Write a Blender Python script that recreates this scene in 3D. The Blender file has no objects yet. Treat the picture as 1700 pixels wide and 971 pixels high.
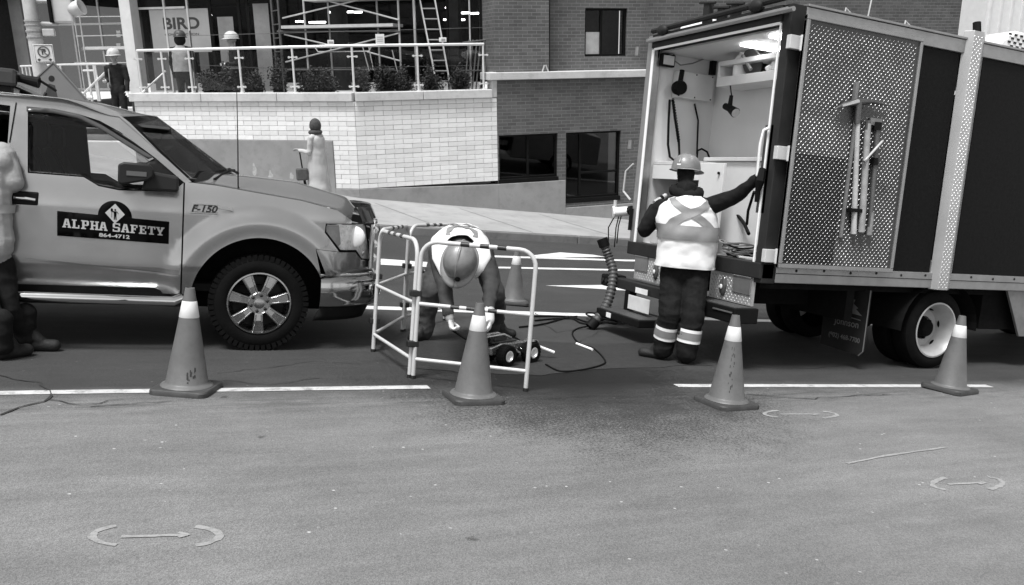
import bpy, bmesh, math, random
import numpy as np
from mathutils import Vector, Matrix, noise
from mathutils.geometry import delaunay_2d_cdt
random.seed(7)
S = bpy.context.scene
COL = S.collection
R_ = math.radians
# ---------------------------------------------------------------- camera
FX, CX, CY, EYE = 1400.0, 850.0, 485.5, 1.55          # focal length and centre in photo pixels, eye height
CR = Vector((0.911, -0.405, 0.079)).normalized()
CF = Vector((0.412, 0.903, -0.123)); CF = (CF - CR * CF.dot(CR)).normalized()
CD = CF.cross(CR).normalized()
cam = bpy.data.cameras.new('camera'); co = bpy.data.objects.new('camera', cam); COL.objects.link(co)
up = -CD
co.matrix_world = Matrix(((CR.x, up.x, -CF.x, 0), (CR.y, up.y, -CF.y, 0), (CR.z, up.z, -CF.z, EYE), (0, 0, 0, 1)))
cam.sensor_width = 36; cam.lens = 36 * FX / 1700; cam.clip_end = 1500; cam.clip_start = 0.05
S.camera = co
EYEV = Vector((0, 0, EYE))
# ---------------------------------------------------------------- light
SUN_EL, SUN_AZ = R_(62), R_(235)                        # azimuth from +Y clockwise
w = bpy.data.worlds.new('World'); S.world = w; w.use_nodes = True
nt = w.node_tree; bg = nt.nodes['Background']
sky = nt.nodes.new('ShaderNodeTexSky'); sky.sky_type = 'NISHITA'; sky.sun_disc = False
sky.sun_elevation = SUN_EL; sky.sun_rotation = SUN_AZ; sky.dust_density = 1; sky.air_density = 1
bw = nt.nodes.new('ShaderNodeRGBToBW')                   # black-and-white photograph: neutral sky
nt.links.new(sky.outputs[0], bw.inputs[0]); nt.links.new(bw.outputs[0], bg.inputs[0])
bg.inputs[1].default_value = 0.07
sl = bpy.data.lights.new('sun', 'SUN'); sl.energy = 1.5; sl.angle = R_(18); sl.color = (1, 1, 1)
so = bpy.data.objects.new('sun', sl); COL.objects.link(so)
sd = Vector((math.sin(SUN_AZ) * math.cos(SUN_EL), math.cos(SUN_AZ) * math.cos(SUN_EL), math.sin(SUN_EL)))
so.rotation_euler = sd.to_track_quat('Z', 'Y').to_euler()
S.view_settings.view_transform = 'Standard'; S.view_settings.look = 'None'
S.view_settings.gamma = 1; S.view_settings.use_curve_mapping = False
S.view_settings.exposure = 1.75
S.render.engine = 'CYCLES'
# ---------------------------------------------------------------- materials (all neutral: the photograph is monochrome)
MATS = {}
def nodes(name):
    m = bpy.data.materials.new(name); m.use_nodes = True; n = m.node_tree
    return m, n, n.nodes['Principled BSDF'], n.nodes['Material Output']
def N(n, t, **kw):
    x = n.nodes.new('ShaderNode' + t)
    for k, v in kw.items(): setattr(x, k, v)
    return x
def math_(n, op, a, b=None, clamp=False):
    x = n.nodes.new('ShaderNodeMath'); x.operation = op; x.use_clamp = clamp
    for i, v in enumerate((a, b)):
        if v is None: continue
        if isinstance(v, (int, float)): x.inputs[i].default_value = v
        else: n.links.new(v, x.inputs[i])
    return x.outputs[0]
def noise_(n, vec, scale, detail=5, rough=.6):
    x = n.nodes.new('ShaderNodeTexNoise'); x.inputs['Scale'].default_value = scale
    x.inputs['Detail'].default_value = detail; x.inputs['Roughness'].default_value = rough
    n.links.new(vec, x.inputs['Vector']); return x.outputs[0]
def ramp_(n, val, a, b, lo=0., hi=1.):
    x = n.nodes.new('ShaderNodeMapRange'); x.inputs[1].default_value = a; x.inputs[2].default_value = b
    x.inputs[3].default_value = lo; x.inputs[4].default_value = hi; n.links.new(val, x.inputs[0]); return x.outputs[0]
def mix_(n, fac, a, b):
    d = math_(n, 'SUBTRACT', b, a) if not (isinstance(a, (int, float)) and isinstance(b, (int, float))) else b - a
    return math_(n, 'ADD', a, math_(n, 'MULTIPLY', fac, d))
def M(name, v=.5, rough=.6, metal=0., var=.12, vs=5., bump=0., bs=80., coat=0., dirt=0., spec=.5, rand=0.):
    if name in MATS: return MATS[name]
    m, n, p, out = nodes(name); tc = N(n, 'TexCoord').outputs['Object']
    f1 = ramp_(n, noise_(n, tc, vs), .3, .7, 1 - var, 1 + var)
    val = math_(n, 'MULTIPLY', f1, v)
    if rand:
        oi = N(n, 'ObjectInfo').outputs['Random']
        val = math_(n, 'MULTIPLY', val, ramp_(n, oi, 0, 1, 1 - rand, 1 + rand))
    if dirt:
        d = ramp_(n, noise_(n, tc, vs * 2.7, 8, .7), .5, .72, 0, dirt)
        val = mix_(n, d, val, v * .35)
    n.links.new(val, p.inputs['Base Color'])
    p.inputs['Metallic'].default_value = metal; p.inputs['Specular IOR Level'].default_value = spec
    r = ramp_(n, noise_(n, tc, vs * 3, 4), .3, .7, max(.02, rough - .1 * rough - .03), min(1, rough + .1 * rough + .03))
    n.links.new(r, p.inputs['Roughness'])
    if coat: p.inputs['Coat Weight'].default_value = coat; p.inputs['Coat Roughness'].default_value = .05
    if bump:
        b = N(n, 'Bump'); b.inputs['Strength'].default_value = min(1, bump); b.inputs['Distance'].default_value = .01
        n.links.new(noise_(n, tc, bs, 6), b.inputs['Height']); n.links.new(b.outputs[0], p.inputs['Normal'])
    MATS[name] = m; return m
def glass(name, tint=.6, refl=.25, rough=.02, fk=.45):
    if name in MATS: return MATS[name]
    m, n, p, out = nodes(name); n.nodes.remove(p)
    g = N(n, 'BsdfGlossy'); g.inputs['Roughness'].default_value = rough; g.inputs[0].default_value = (.9, .9, .9, 1)
    t = N(n, 'BsdfTransparent'); t.inputs[0].default_value = (tint, tint, tint, 1)
    lw = N(n, 'LayerWeight'); lw.inputs[0].default_value = .3
    f = math_(n, 'ADD', math_(n, 'MULTIPLY', lw.outputs['Fresnel'], fk), refl * .2, True)
    mx = N(n, 'MixShader'); n.links.new(f, mx.inputs[0]); n.links.new(t.outputs[0], mx.inputs[1]); n.links.new(g.outputs[0], mx.inputs[2])
    n.links.new(mx.outputs[0], out.inputs[0]); MATS[name] = m; return m
def emit(name, s):
    if name in MATS: return MATS[name]
    m, n, p, out = nodes(name); p.inputs['Base Color'].default_value = (.8, .8, .8, 1)
    p.inputs['Emission Color'].default_value = (1, 1, 1, 1); p.inputs['Emission Strength'].default_value = s
    MATS[name] = m; return m
def brick_mat(name, v1, v2, vm, scale=1.0, bw_=.215, bh=.075):
    m, n, p, out = nodes(name); tc = N(n, 'TexCoord').outputs['Object']
    s = N(n, 'SeparateXYZ'); n.links.new(tc, s.inputs[0])
    c = N(n, 'CombineXYZ'); n.links.new(math_(n, 'ADD', s.outputs[0], s.outputs[1]), c.inputs[0]); n.links.new(s.outputs[2], c.inputs[1])
    b = N(n, 'TexBrick'); n.links.new(c.outputs[0], b.inputs['Vector'])
    b.inputs['Color1'].default_value = (v1, v1, v1, 1); b.inputs['Color2'].default_value = (v2, v2, v2, 1); b.inputs['Mortar'].default_value = (vm, vm, vm, 1)
    b.inputs['Scale'].default_value = 1; b.inputs['Brick Width'].default_value = bw_; b.inputs['Row Height'].default_value = bh
    b.inputs['Mortar Size'].default_value = .007; b.inputs['Mortar Smooth'].default_value = .3; b.inputs['Bias'].default_value = 0
    g = N(n, 'RGBToBW'); n.links.new(b.outputs[0], g.inputs[0])
    val = math_(n, 'MULTIPLY', g.outputs[0], ramp_(n, noise_(n, tc, 1.3, 6), .3, .7, .8, 1.2))
    n.links.new(val, p.inputs['Base Color']); p.inputs['Roughness'].default_value = .85
    bp = N(n, 'Bump'); bp.inputs['Strength'].default_value = .6; bp.inputs['Distance'].default_value = .01
    n.links.new(math_(n, 'ADD', math_(n, 'MULTIPLY', b.outputs[1], -1.), math_(n, 'MULTIPLY', noise_(n, tc, 60), .3)), bp.inputs['Height'])
    n.links.new(bp.outputs[0], p.inputs['Normal']); MATS[name] = m; return m
# ---------------------------------------------------------------- mesh helpers
class MB:
    def __init__(s): s.v = []; s.f = []; s.m = []; s.mi = 0
    def add(s, vs, fs):
        o = len(s.v); s.v += [tuple(x) for x in vs]
        for f in fs: s.f.append([i + o for i in f]); s.m.append(s.mi)
        return s
    def box(s, x0, x1, y0, y1, z0, z1, T=None):
        vs = [Vector((x, y, z)) for x in (x0, x1) for y in (y0, y1) for z in (z0, z1)]
        if T is not None: vs = [T @ q for q in vs]
        return s.add(vs, [(0, 1, 3, 2), (4, 6, 7, 5), (0, 4, 5, 1), (2, 3, 7, 6), (0, 2, 6, 4), (1, 5, 7, 3)])
    def tube(s, pts, r, n=8, closed=False, caps=True, flat=1.0):
        pts = [Vector(p) for p in pts]; L = len(pts); rs = r if isinstance(r, (list, tuple)) else [r] * L
        t0 = (pts[1] - pts[0]).normalized(); a = Vector((0, 0, 1)) if abs(t0.z) < .9 else Vector((1, 0, 0))
        nn = (a - t0 * a.dot(t0)).normalized(); vs = []
        for i, p in enumerate(pts):
            if closed: t = pts[(i + 1) % L] - pts[i - 1]
            elif i == 0: t = pts[1] - p
            elif i == L - 1: t = p - pts[-2]
            else: t = (pts[i + 1] - p).normalized() + (p - pts[i - 1]).normalized()
            t = t.normalized() if t.length > 1e-9 else t0
            nn = (nn - t * nn.dot(t)); nn = nn.normalized() if nn.length > 1e-9 else t.orthogonal().normalized()
            b = t.cross(nn)
            for k in range(n):
                an = 2 * math.pi * k / n; vs.append(p + (nn * math.cos(an) * flat + b * math.sin(an)) * rs[i])
        fs = []
        for i in range(L if closed else L - 1):
            for k in range(n):
                a0 = i * n; b0 = ((i + 1) % L) * n; k2 = (k + 1) % n; fs.append((a0 + k, a0 + k2, b0 + k2, b0 + k))
        if caps and not closed: fs += [tuple(range(n))[::-1], tuple(range((L - 1) * n, L * n))]
        return s.add(vs, fs)
    def cyl(s, p0, p1, r0, r1=None, n=16): return s.tube([p0, p1], [r0, r0 if r1 is None else r1], n)
    def lathe(s, prof, n=24, T=None, caps=True):
        vs = []; L = len(prof)
        for r, z in prof:
            for k in range(n):
                a = 2 * math.pi * k / n; q = Vector((r * math.cos(a), r * math.sin(a), z)); vs.append(T @ q if T is not None else q)
        fs = [(i * n + k, i * n + (k + 1) % n, (i + 1) * n + (k + 1) % n, (i + 1) * n + k) for i in range(L - 1) for k in range(n)]
        if caps and prof[0][0] > 1e-6: fs.append(tuple(range(n))[::-1])
        if caps and prof[-1][0] > 1e-6: fs.append(tuple(range((L - 1) * n, L * n)))
        return s.add(vs, fs)
    def prism(s, poly, d0, d1, T=None, ax='y'):
        # polygon in (a,b) extruded along an axis
        def q(a, b, d): v = Vector((a, d, b)) if ax == 'y' else (Vector((a, b, d)) if ax == 'z' else Vector((d, a, b))); return T @ v if T is not None else v
        n = len(poly); vs = [q(a, b, d0) for a, b in poly] + [q(a, b, d1) for a, b in poly]
        fs = [(i, (i + 1) % n, n + (i + 1) % n, n + i) for i in range(n)] + [tuple(range(n))[::-1], tuple(range(n, 2 * n))]
        return s.add(vs, fs)
    def grid(s, fn, nu, nv):
        vs = [fn(i / nu, j / nv) for j in range(nv + 1) for i in range(nu + 1)]
        return s.add(vs, [(j * (nu + 1) + i, j * (nu + 1) + i + 1, (j + 1) * (nu + 1) + i + 1, (j + 1) * (nu + 1) + i) for j in range(nv) for i in range(nu)])
    def sphere(s, c, r, n=12, T=None):
        rx, ry, rz = r if isinstance(r, (tuple, list)) else (r, r, r); c = Vector(c); o = []
        P = [(math.sin(math.pi * i / n), -math.cos(math.pi * i / n)) for i in range(n + 1)]
        q = Matrix.Translation(c) @ (T if T is not None else Matrix()) @ Matrix.Diagonal((rx, ry, rz, 1))
        return s.lathe([(max(a, 1e-4), b) for a, b in P], n + 4, q)
    def build(s, name, mat, parent=None, bevel=0., smooth=None, weld=False, solid=0., T=None):
        me = bpy.data.meshes.new(name)
        vs = [T @ Vector(q) for q in s.v] if T is not None else s.v
        me.from_pydata([tuple(q) for q in vs], [], s.f)
        for m in (mat if isinstance(mat, (list, tuple)) else [mat]): me.materials.append(m)
        me.polygons.foreach_set('material_index', s.m)
        bm = bmesh.new(); bm.from_mesh(me)
        if weld: bmesh.ops.remove_doubles(bm, verts=bm.verts, dist=1e-5)
        bmesh.ops.recalc_face_normals(bm, faces=bm.faces); bm.to_mesh(me); bm.free()
        if smooth is not None:
            me.polygons.foreach_set('use_smooth', [True] * len(me.polygons))
            if smooth < 179: me.set_sharp_from_angle(angle=R_(smooth))
        o = bpy.data.objects.new(name, me); COL.objects.link(o)
        if parent is not None: o.parent = parent
        if solid: md = o.modifiers.new('solid', 'SOLIDIFY'); md.thickness = solid; md.offset = 0
        if bevel: md = o.modifiers.new('bevel', 'BEVEL'); md.width = bevel; md.segments = 2; md.limit_method = 'ANGLE'; md.harden_normals = False
        return o
def tag(o, label, cat, group=None, kind=None):
    if label: o['label'] = label
    if cat: o['category'] = cat
    if group: o['group'] = group
    if kind: o['kind'] = kind
    return o
def T(name, label, cat, loc=(0, 0, 0), rz=0., mat=None, group=None):
    o = bpy.data.objects.new(name, None); COL.objects.link(o); o.empty_display_size = .2
    if mat is not None: o.matrix_world = mat
    else: o.location = loc; o.rotation_euler = (0, 0, rz)
    return tag(o, label, cat, group)
def P(name, mb, mat, parent, **kw): return mb.build(name, mat, parent, **kw)
def box(*a, T=None): return MB().box(*a, T=T)
def copy_tree(o, parent=None):
    c = o.copy(); COL.objects.link(c); c.parent = parent
    for ch in list(o.children): copy_tree(ch, c)
    return c
def text_mesh(body, size, bold=0., shear=0., spacing=1.0):
    """flat letters as (verts2d, faces), left-bottom origin, width returned"""
    cu = bpy.data.curves.new('letters', 'FONT'); cu.body = body; cu.size = size; cu.offset = bold; cu.shear = shear; cu.space_character = spacing
    ob = bpy.data.objects.new('letters', cu); COL.objects.link(ob); dg = bpy.context.evaluated_depsgraph_get()
    me = ob.evaluated_get(dg).to_mesh(); vs = [(v.co.x, v.co.y) for v in me.vertices]; fs = [list(p.vertices) for p in me.polygons]
    ob.to_mesh_clear(); bpy.data.objects.remove(ob); bpy.data.curves.remove(cu)
    return vs, fs
def ray(px, py): return (CR * (px - CX) + CD * (py - CY) + CF * FX)
def U(px, py, depth): return EYEV + ray(px, py) * (depth / FX)
class Frame:
    """a place's own coordinate frame; at() finds the point of a plane of that frame seen in a photo pixel"""
    def __init__(s, o, x, y, z):
        s.o, s.x, s.y, s.z = Vector(o), Vector(x).normalized(), Vector(y).normalized(), Vector(z).normalized()
        s.M = Matrix(((s.x.x, s.y.x, s.z.x, s.o.x), (s.x.y, s.y.y, s.z.y, s.o.y), (s.x.z, s.y.z, s.z.z, s.o.z), (0, 0, 0, 1)))
        s.I = s.M.inverted(); s.e = s.I @ EYEV
    def d(s, px, py): return s.I.to_3x3() @ ray(px, py)
    def at(s, px, py, y=0.): d = s.d(px, py); return s.e + d * ((y - s.e.y) / d.y)
    def atx(s, px, py, x=0.): d = s.d(px, py); return s.e + d * ((x - s.e.x) / d.x)
    def atz(s, px, py, z=0.): d = s.d(px, py); return s.e + d * ((z - s.e.z) / d.z)
    def sub(s, o, rz=0.):
        m = s.M @ Matrix.Translation(o) @ Matrix.Rotation(rz, 4, 'Z'); return Frame(m.translation, m.col[0][:3], m.col[1][:3], m.col[2][:3])
def zg(y):
    t = y - 9.7; return .0575 * (t + math.sqrt(t * t + .36)) - (0.0)
def G(px, py, lift=0.):
    """point of the road seen in a photo pixel"""
    d = ray(px, py); lo, hi = .5, 60.
    f = lambda t: EYE + d.z / FX * t * 1. - zg(d.y / FX * t)
    for _ in range(60):
        m = (lo + hi) / 2
        if f(m) > 0: lo = m
        else: hi = m
    p = EYEV + d * (m / FX); return Vector((p.x, p.y, zg(p.y) + lift))
# ================================================================ ground
def asphalt():
    m, n, p, out = nodes('asphalt'); tc = N(n, 'TexCoord').outputs['Object']
    s = N(n, 'SeparateXYZ'); n.links.new(tc, s.inputs[0]); X, Y = s.outputs[0], s.outputs[1]
    big = ramp_(n, noise_(n, tc, .45, 5), .3, .7, .8, 1.18)
    mp0 = N(n, 'Mapping'); mp0.inputs['Scale'].default_value = (.5, 2.2, 1); n.links.new(tc, mp0.inputs[0])
    mid = ramp_(n, noise_(n, mp0.outputs[0], 2.6, 7, .68), .3, .7, .82, 1.14)
    vo = N(n, 'TexVoronoi'); vo.inputs['Scale'].default_value = 190; n.links.new(tc, vo.inputs['Vector'])
    g = N(n, 'RGBToBW'); n.links.new(vo.outputs['Color'], g.inputs[0])
    fine = ramp_(n, g.outputs[0], .15, .85, .72, 1.24)
    fine2 = ramp_(n, noise_(n, tc, 420, 3), .3, .7, .86, 1.14)
    val = math_(n, 'MULTIPLY', math_(n, 'MULTIPLY', big, mid), math_(n, 'MULTIPLY', fine, fine2))
    val = math_(n, 'MULTIPLY', val, .17)
    # pale stone chips
    ch = N(n, 'TexVoronoi'); ch.inputs['Scale'].default_value = 11; n.links.new(tc, ch.inputs['Vector'])
    chip = math_(n, 'MULTIPLY', ramp_(n, math_(n, 'ADD', ch.outputs['Distance'], math_(n, 'MULTIPLY', noise_(n, tc, 90, 2), .08)), .15, .12), ramp_(n, noise_(n, tc, 3.2, 3), .53, .6))
    val = mix_(n, math_(n, 'MULTIPLY', chip, .75), val, .5)
    # streaky tar band running beside the lane line, and the worked lane beyond it
    q = math_(n, 'ADD', Y, math_(n, 'MULTIPLY', X, .071))
    mp = N(n, 'Mapping'); mp.inputs['Scale'].default_value = (1.1, 7, 1); n.links.new(tc, mp.inputs[0])
    st = noise_(n, mp.outputs[0], 1.6, 7, .7)
    band = math_(n, 'MULTIPLY', ramp_(n, math_(n, 'ABSOLUTE', math_(n, 'SUBTRACT', q, 5.68)), .32, .08), ramp_(n, st, .42, .62))
    val = math_(n, 'MULTIPLY', val, ramp_(n, band, 0, 1, 1, .62))
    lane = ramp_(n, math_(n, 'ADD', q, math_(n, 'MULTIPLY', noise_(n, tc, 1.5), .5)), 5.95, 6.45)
    val = math_(n, 'MULTIPLY', val, ramp_(n, lane, 0, 1, 1, .26))  # dark lane asphalt, deepened further to paint in shade under the vehicles
    # water running off the worked spot towards the camera: a dark wet stain with a speckled edge
    dx = math_(n, 'MULTIPLY', math_(n, 'SUBTRACT', X, 3.3), .58); dy = math_(n, 'MULTIPLY', math_(n, 'SUBTRACT', Y, 5.85), .55)
    dd = math_(n, 'SQRT', math_(n, 'ADD', math_(n, 'MULTIPLY', dx, dx), math_(n, 'MULTIPLY', dy, dy)))
    dd = math_(n, 'ADD', dd, math_(n, 'MULTIPLY', math_(n, 'SUBTRACT', noise_(n, tc, 1.7, 5), .5), .8))
    spk = math_(n, 'MULTIPLY', math_(n, 'SUBTRACT', noise_(n, tc, 55, 4, .7), .5), 2.6)
    wet = ramp_(n, math_(n, 'ADD', dd, spk), .95, .5)
    val = math_(n, 'MULTIPLY', val, ramp_(n, wet, 0, 1, 1, .4))
    # small dark gum and oil spots
    sp = N(n, 'TexVoronoi'); sp.inputs['Scale'].default_value = 1.9; n.links.new(tc, sp.inputs['Vector'])
    spot = math_(n, 'MULTIPLY', ramp_(n, math_(n, 'ADD', sp.outputs['Distance'], math_(n, 'MULTIPLY', noise_(n, tc, 22, 5, .7), .22)), .17, .14), .75)
    val = math_(n, 'MULTIPLY', val, ramp_(n, spot, 0, 1, 1, .35))
    soak = ramp_(n, dd, 1.05, .1)
    val = math_(n, 'MULTIPLY', val, ramp_(n, soak, 0, 1, 1, .42))
    n.links.new(val, p.inputs['Base Color'])
    n.links.new(ramp_(n, wet, 0, 1, .82, .5), p.inputs['Roughness']); p.inputs['Specular IOR Level'].default_value = .35
    b = N(n, 'Bump'); b.inputs['Strength'].default_value = .5; b.inputs['Distance'].default_value = .004
    n.links.new(math_(n, 'ADD', vo.outputs['Distance'], noise_(n, tc, 160, 4)), b.inputs['Height']); n.links.new(b.outputs[0], p.inputs['Normal'])
    return m
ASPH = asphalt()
def paint(name, v, wear0, wear1, sc=9):
    m, n, p, out = nodes(name); tc = N(n, 'TexCoord').outputs['Object']
    wv = math_(n, 'ADD', noise_(n, tc, sc, 8, .75), math_(n, 'MULTIPLY', noise_(n, tc, 130, 3), .25))
    wr = ramp_(n, wv, wear0, wear1)
    n.links.new(mix_(n, wr, math_(n, 'MULTIPLY', ramp_(n, noise_(n, tc, 4), .3, .7, .85, 1.1), v), .15), p.inputs['Base Color'])
    p.inputs['Roughness'].default_value = .7
    b = N(n, 'Bump'); b.inputs['Strength'].default_value = .5; b.inputs['Distance'].default_value = .004
    n.links.new(noise_(n, tc, 160, 4), b.inputs['Height']); n.links.new(b.outputs[0], p.inputs['Normal']); return m
LINE = paint('lane_paint', .5, .62, .82); FAINT = paint('spray_paint', .31, .58, .85, 45); FAR = paint('far_lane_paint', .6, .72, .9)
r = MB(); ys = [-45, -10, 0, 2, 4, 5, 6, 7, 7.5, 8, 8.5] + [8.8 + .2 * i for i in range(29)]; ys = [y for y in ys if y < 14.6] + [14.6]
r.add([(x, y, zg(y)) for y in ys for x in (-90, -20, 20, 90)], [(j * 4 + i, j * 4 + i + 1, j * 4 + i + 5, j * 4 + i + 4) for j in range(len(ys) - 1) for i in range(3)])
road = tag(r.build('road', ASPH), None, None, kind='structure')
def strip(pts, wdt, lift, name, mat, nsub=1, wob=0.):
    """painted band following points on the road"""
    q = []; pts = [Vector(p) for p in pts]
    for a, b in zip(pts[:-1], pts[1:]):
        k = max(1, int((b - a).length / .25)) if nsub == 0 else nsub
        q += [a.lerp(b, i / k) for i in range(k)]
    q.append(pts[-1]); vs = []
    for i, p in enumerate(q):
        t = (q[min(i + 1, len(q) - 1)] - q[max(i - 1, 0)]); t.z = 0; t.normalize(); nn = Vector((-t.y, t.x, 0))
        ww = wdt(i / max(1, len(q) - 1)) if callable(wdt) else wdt
        for sgn in (-1, 1):
            v = p + nn * sgn * (ww / 2 + (random.uniform(-wob, wob) if wob else 0)); vs.append((v.x, v.y, zg(v.y) + lift))
    return MB().add(vs, [(2 * i, 2 * i + 1, 2 * i + 3, 2 * i + 2) for i in range(len(q) - 1)]).build(name, mat, road)
# near lane line, two dashes with a gap in front of the barrier
a0, a1 = G(0, 653), G(712, 643); dr = (a1 - a0).normalized()
strip([a0 - dr * 3.0, a1], .1, .004, 'lane_line', LINE, 0, .004)
a0, a1 = G(1122, 640.5), G(1535, 641)
strip([a0, a1, a1 + (a1 - a0).normalized() * .8], .1, .004, 'lane_line', LINE, 0, .004)
# far side of the worked lane and the turning lane beyond
b0, b1 = G(560, 509), G(1000, 524); dr = (b1 - b0).normalized()
strip([b0 - dr * 9, b0, b1, b1 + dr * 9], .2, .004, 'lane_line', FAR, 0, .006)
for (x0, y0, x1, y1, wd, ex0, ex1) in ((716, 442, 1055, 449, .12, 0, 6), (805, 425.5, 1055, 433, .14, 0, 6)):
    p0, p1 = G(x0, y0), G(x1, y1); dv = (p1 - p0).normalized(); strip([p0 - dv * ex0, p1 + dv * ex1], wd, .004, 'lane_line', FAR, 0, .01)
def patch(poly, lift, name, mat):
    vs = [(q.x, q.y, zg(q.y) + lift) for q in poly]; return MB().add(vs, [tuple(range(len(vs)))]).build(name, mat, road)
patch([G(*q) for q in ((905, 474.5), (1056, 473), (1056, 484))], .006, 'turn_arrow', FAR)
patch([G(*q) for q in ((632, 430), (716, 436), (716, 444), (632, 440))], .006, 'stop_bar', FAR)
patch([G(*q) for q in ((880, 425), (930, 419.5), (985, 423.5), (1005, 427), (900, 428.5))], .008, 'turn_arrow', FAR)
# sprayed survey marks
def arcmark(cx_, cy_, rx, ry, tilt):
    c = G(cx_, cy_)
    def pt(x, y): return G(cx_ + x, cy_ + y + tilt * x)
    for sg in (-1, 1):
        pts = []
        for i in range(13):
            a = R_(-62 + 124 * i / 12)
            pts.append(pt(sg * rx * (.62 + .38 * (math.cos(a) - math.cos(R_(62))) / (1 - math.cos(R_(62)))), ry * math.sin(a) / math.sin(R_(62)) + sg * ry * .15))
        strip(pts, lambda t: .034 * random.uniform(.7, 1.1), .003, 'survey_mark', FAINT, 1, .004)
    strip([pt(-rx * .55, 0), pt(rx * .5, 0)], .024, .0035, 'survey_mark', FAINT, 6, .003)
    strip([pt(rx * .35, -ry * .25), pt(rx * .52, 0), pt(rx * .35, ry * .25)], .016, .004, 'survey_mark', FAINT, 2)
arcmark(259, 890, 106, 16, -.03); arcmark(1329, 688, 60, 5.5, 0); arcmark(1606, 803, 58, 10, -.05)
strip([G(1406, 770), G(1470, 757), G(1569, 743)], .022, .004, 'survey_mark', FAINT, 4, .005)
# cracks
CR_M = M('crack', .02, .9)
random.seed(3)
def crack(pts, wd=.012):
    q = [G(*pts[0])]
    for a, b in zip(pts[:-1], pts[1:]):
        A, B_ = G(*a), G(*b); k = max(2, int((B_ - A).length / .07))
        for i in range(1, k + 1): q.append(A.lerp(B_, i / k) + Vector((random.gauss(0, .012), random.gauss(0, .012), 0)))
    strip(q, lambda t: wd * random.uniform(.3, 1.3), .0065, 'crack', CR_M, 1)
crack([(0, 690), (52, 672), (80, 664), (84, 648), (68, 635), (20, 630), (0, 622)], .016); crack([(80, 664), (140, 672), (200, 662)], .01)
crack([(150, 676), (260, 668), (330, 662)], .01); crack([(360, 620), (440, 612), (520, 600), (600, 605)], .008)
crack([(890, 520), (905, 540), (925, 552), (990, 545)], .012); crack([(960, 570), (1000, 548), (1050, 545)], .008)
crack([(1190, 600), (1260, 610), (1350, 612), (1420, 604)], .012); crack([(1240, 655), (1330, 663), (1480, 655)], .01)
crack([(370, 632), (450, 640), (530, 628)], .008)
# newer asphalt patch in the worked lane
PATCH = M('patch_asphalt', .022, .75, var=.2, vs=9, bump=.6, bs=180)
px_ = [(640, 560), (760, 556), (960, 571), (1190, 566), (1180, 606), (1000, 613), (900, 622), (770, 620), (660, 606)]
pp = [G(*q) for q in px_]; cc = sum(pp, Vector()) / len(pp); po = []
for a, b in zip(pp, pp[1:] + pp[:1]):
    for i in range(6): q = a.lerp(b, i / 6); po.append(q + Vector((random.gauss(0, .015), random.gauss(0, .02), 0)))
patch(po, .0035, 'asphalt_patch', PATCH)
# ---- kerb and sidewalk
CONC = M('concrete', .25, .85, var=.14, vs=1.6, bump=.25, bs=70, dirt=.35)
KERB = M('kerb_concrete', .15, .85, var=.18, vs=2.5, bump=.35, bs=60, dirt=.4)
SIDE = M('sidewalk_concrete', .29, .88, var=.12, vs=1.2, bump=.3, bs=90, dirt=.3)
KY, KZ = 14.6, zg(14.6)
sw = tag(MB().add([(x, y, KZ + .13 + (y - KY) * .115) for y in (KY + .15, 26) for x in (-60, 60)], [(0, 1, 3, 2)]).build('sidewalk', SIDE), None, None, kind='structure')
kb = T('kerb', 'long grey concrete kerb along the far edge of the road', 'kerb', (0, KY, KZ))
kmesh = None
for i in range(-12, 16):
    o = box(.006, 1.994, 0, .155, -.25, .1455).build('kerb_stone', KERB, kb, bevel=.02) if kmesh is None else kmesh.copy()
    if kmesh is None: kmesh = o
    else: COL.objects.link(o)
    o.location = (i * 2.0, 0, random.uniform(-.004, .004))
# sidewalk joints
for x in [-10 + 1.9 * i for i in range(16)]:
    y0, y1 = KY + .2, 17.3
    MB().add([(x - .008, y0, KZ + .134 + (y0 - KY) * .115), (x + .008, y0, KZ + .134 + (y0 - KY) * .115), (x - .6 + .008, y1, KZ + .134 + (y1 - KY) * .115), (x - .6 - .008, y1, KZ + .134 + (y1 - KY) * .115)], [(0, 1, 2, 3)]).build('sidewalk_joint', M('joint', .12, .9), sw)
# ================================================================ building (stands level; the street falls away to the right)
FB = Frame((4.4063, 17.88867, 1.26714), (.98595, -.10098, .13306), (.08593, .98972, .11432), (-.14323, -.10128, .98449))
AL = R_(30.8); FL = FB.sub((0, 0, 0), -AL); FS = FB.sub((3.1, 1.06, 0), -AL)
WHITE = M('white_block', .74, .7, var=.05, vs=3, bump=.15, bs=60, rand=.09, dirt=.16)
MORT = M('mortar', .16, .9, bump=.3); CAPM = M('cap_stone', .52, .85, var=.12, vs=2, bump=.25, bs=50, dirt=.35)
BRK = brick_mat('dark_brick', .07, .105, .145); BRK2 = brick_mat('upper_brick', .08, .115, .175)
FRM = M('dark_frame', .006, .55, var=.2, spec=.12); PANE = glass('window_glass', .2, .35); LITE = M('light_metal', .55, .4, .3, var=.1)
STEEL = M('brushed_steel', .55, .35, .9, var=.12, vs=20); BLK = M('black_plastic', .006, .6, spec=.12)
wall = T('block_wall', 'low white block retaining wall with a bent face below the terrace', 'wall', mat=FB.M)
fl = Matrix.Rotation(-AL, 4, 'Z')
P('mortar_backing', MB().box(0.01, 3.1, .012, .25, 0, 1.82).box(-5.2, 0.02, .012, .25, 1.0, 1.82, T=fl).box(-.55, 0.02, .0125, .25, 0, 1.01, T=fl), MORT, wall)
BL, BH = .396, .1011
shared = {}
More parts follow.
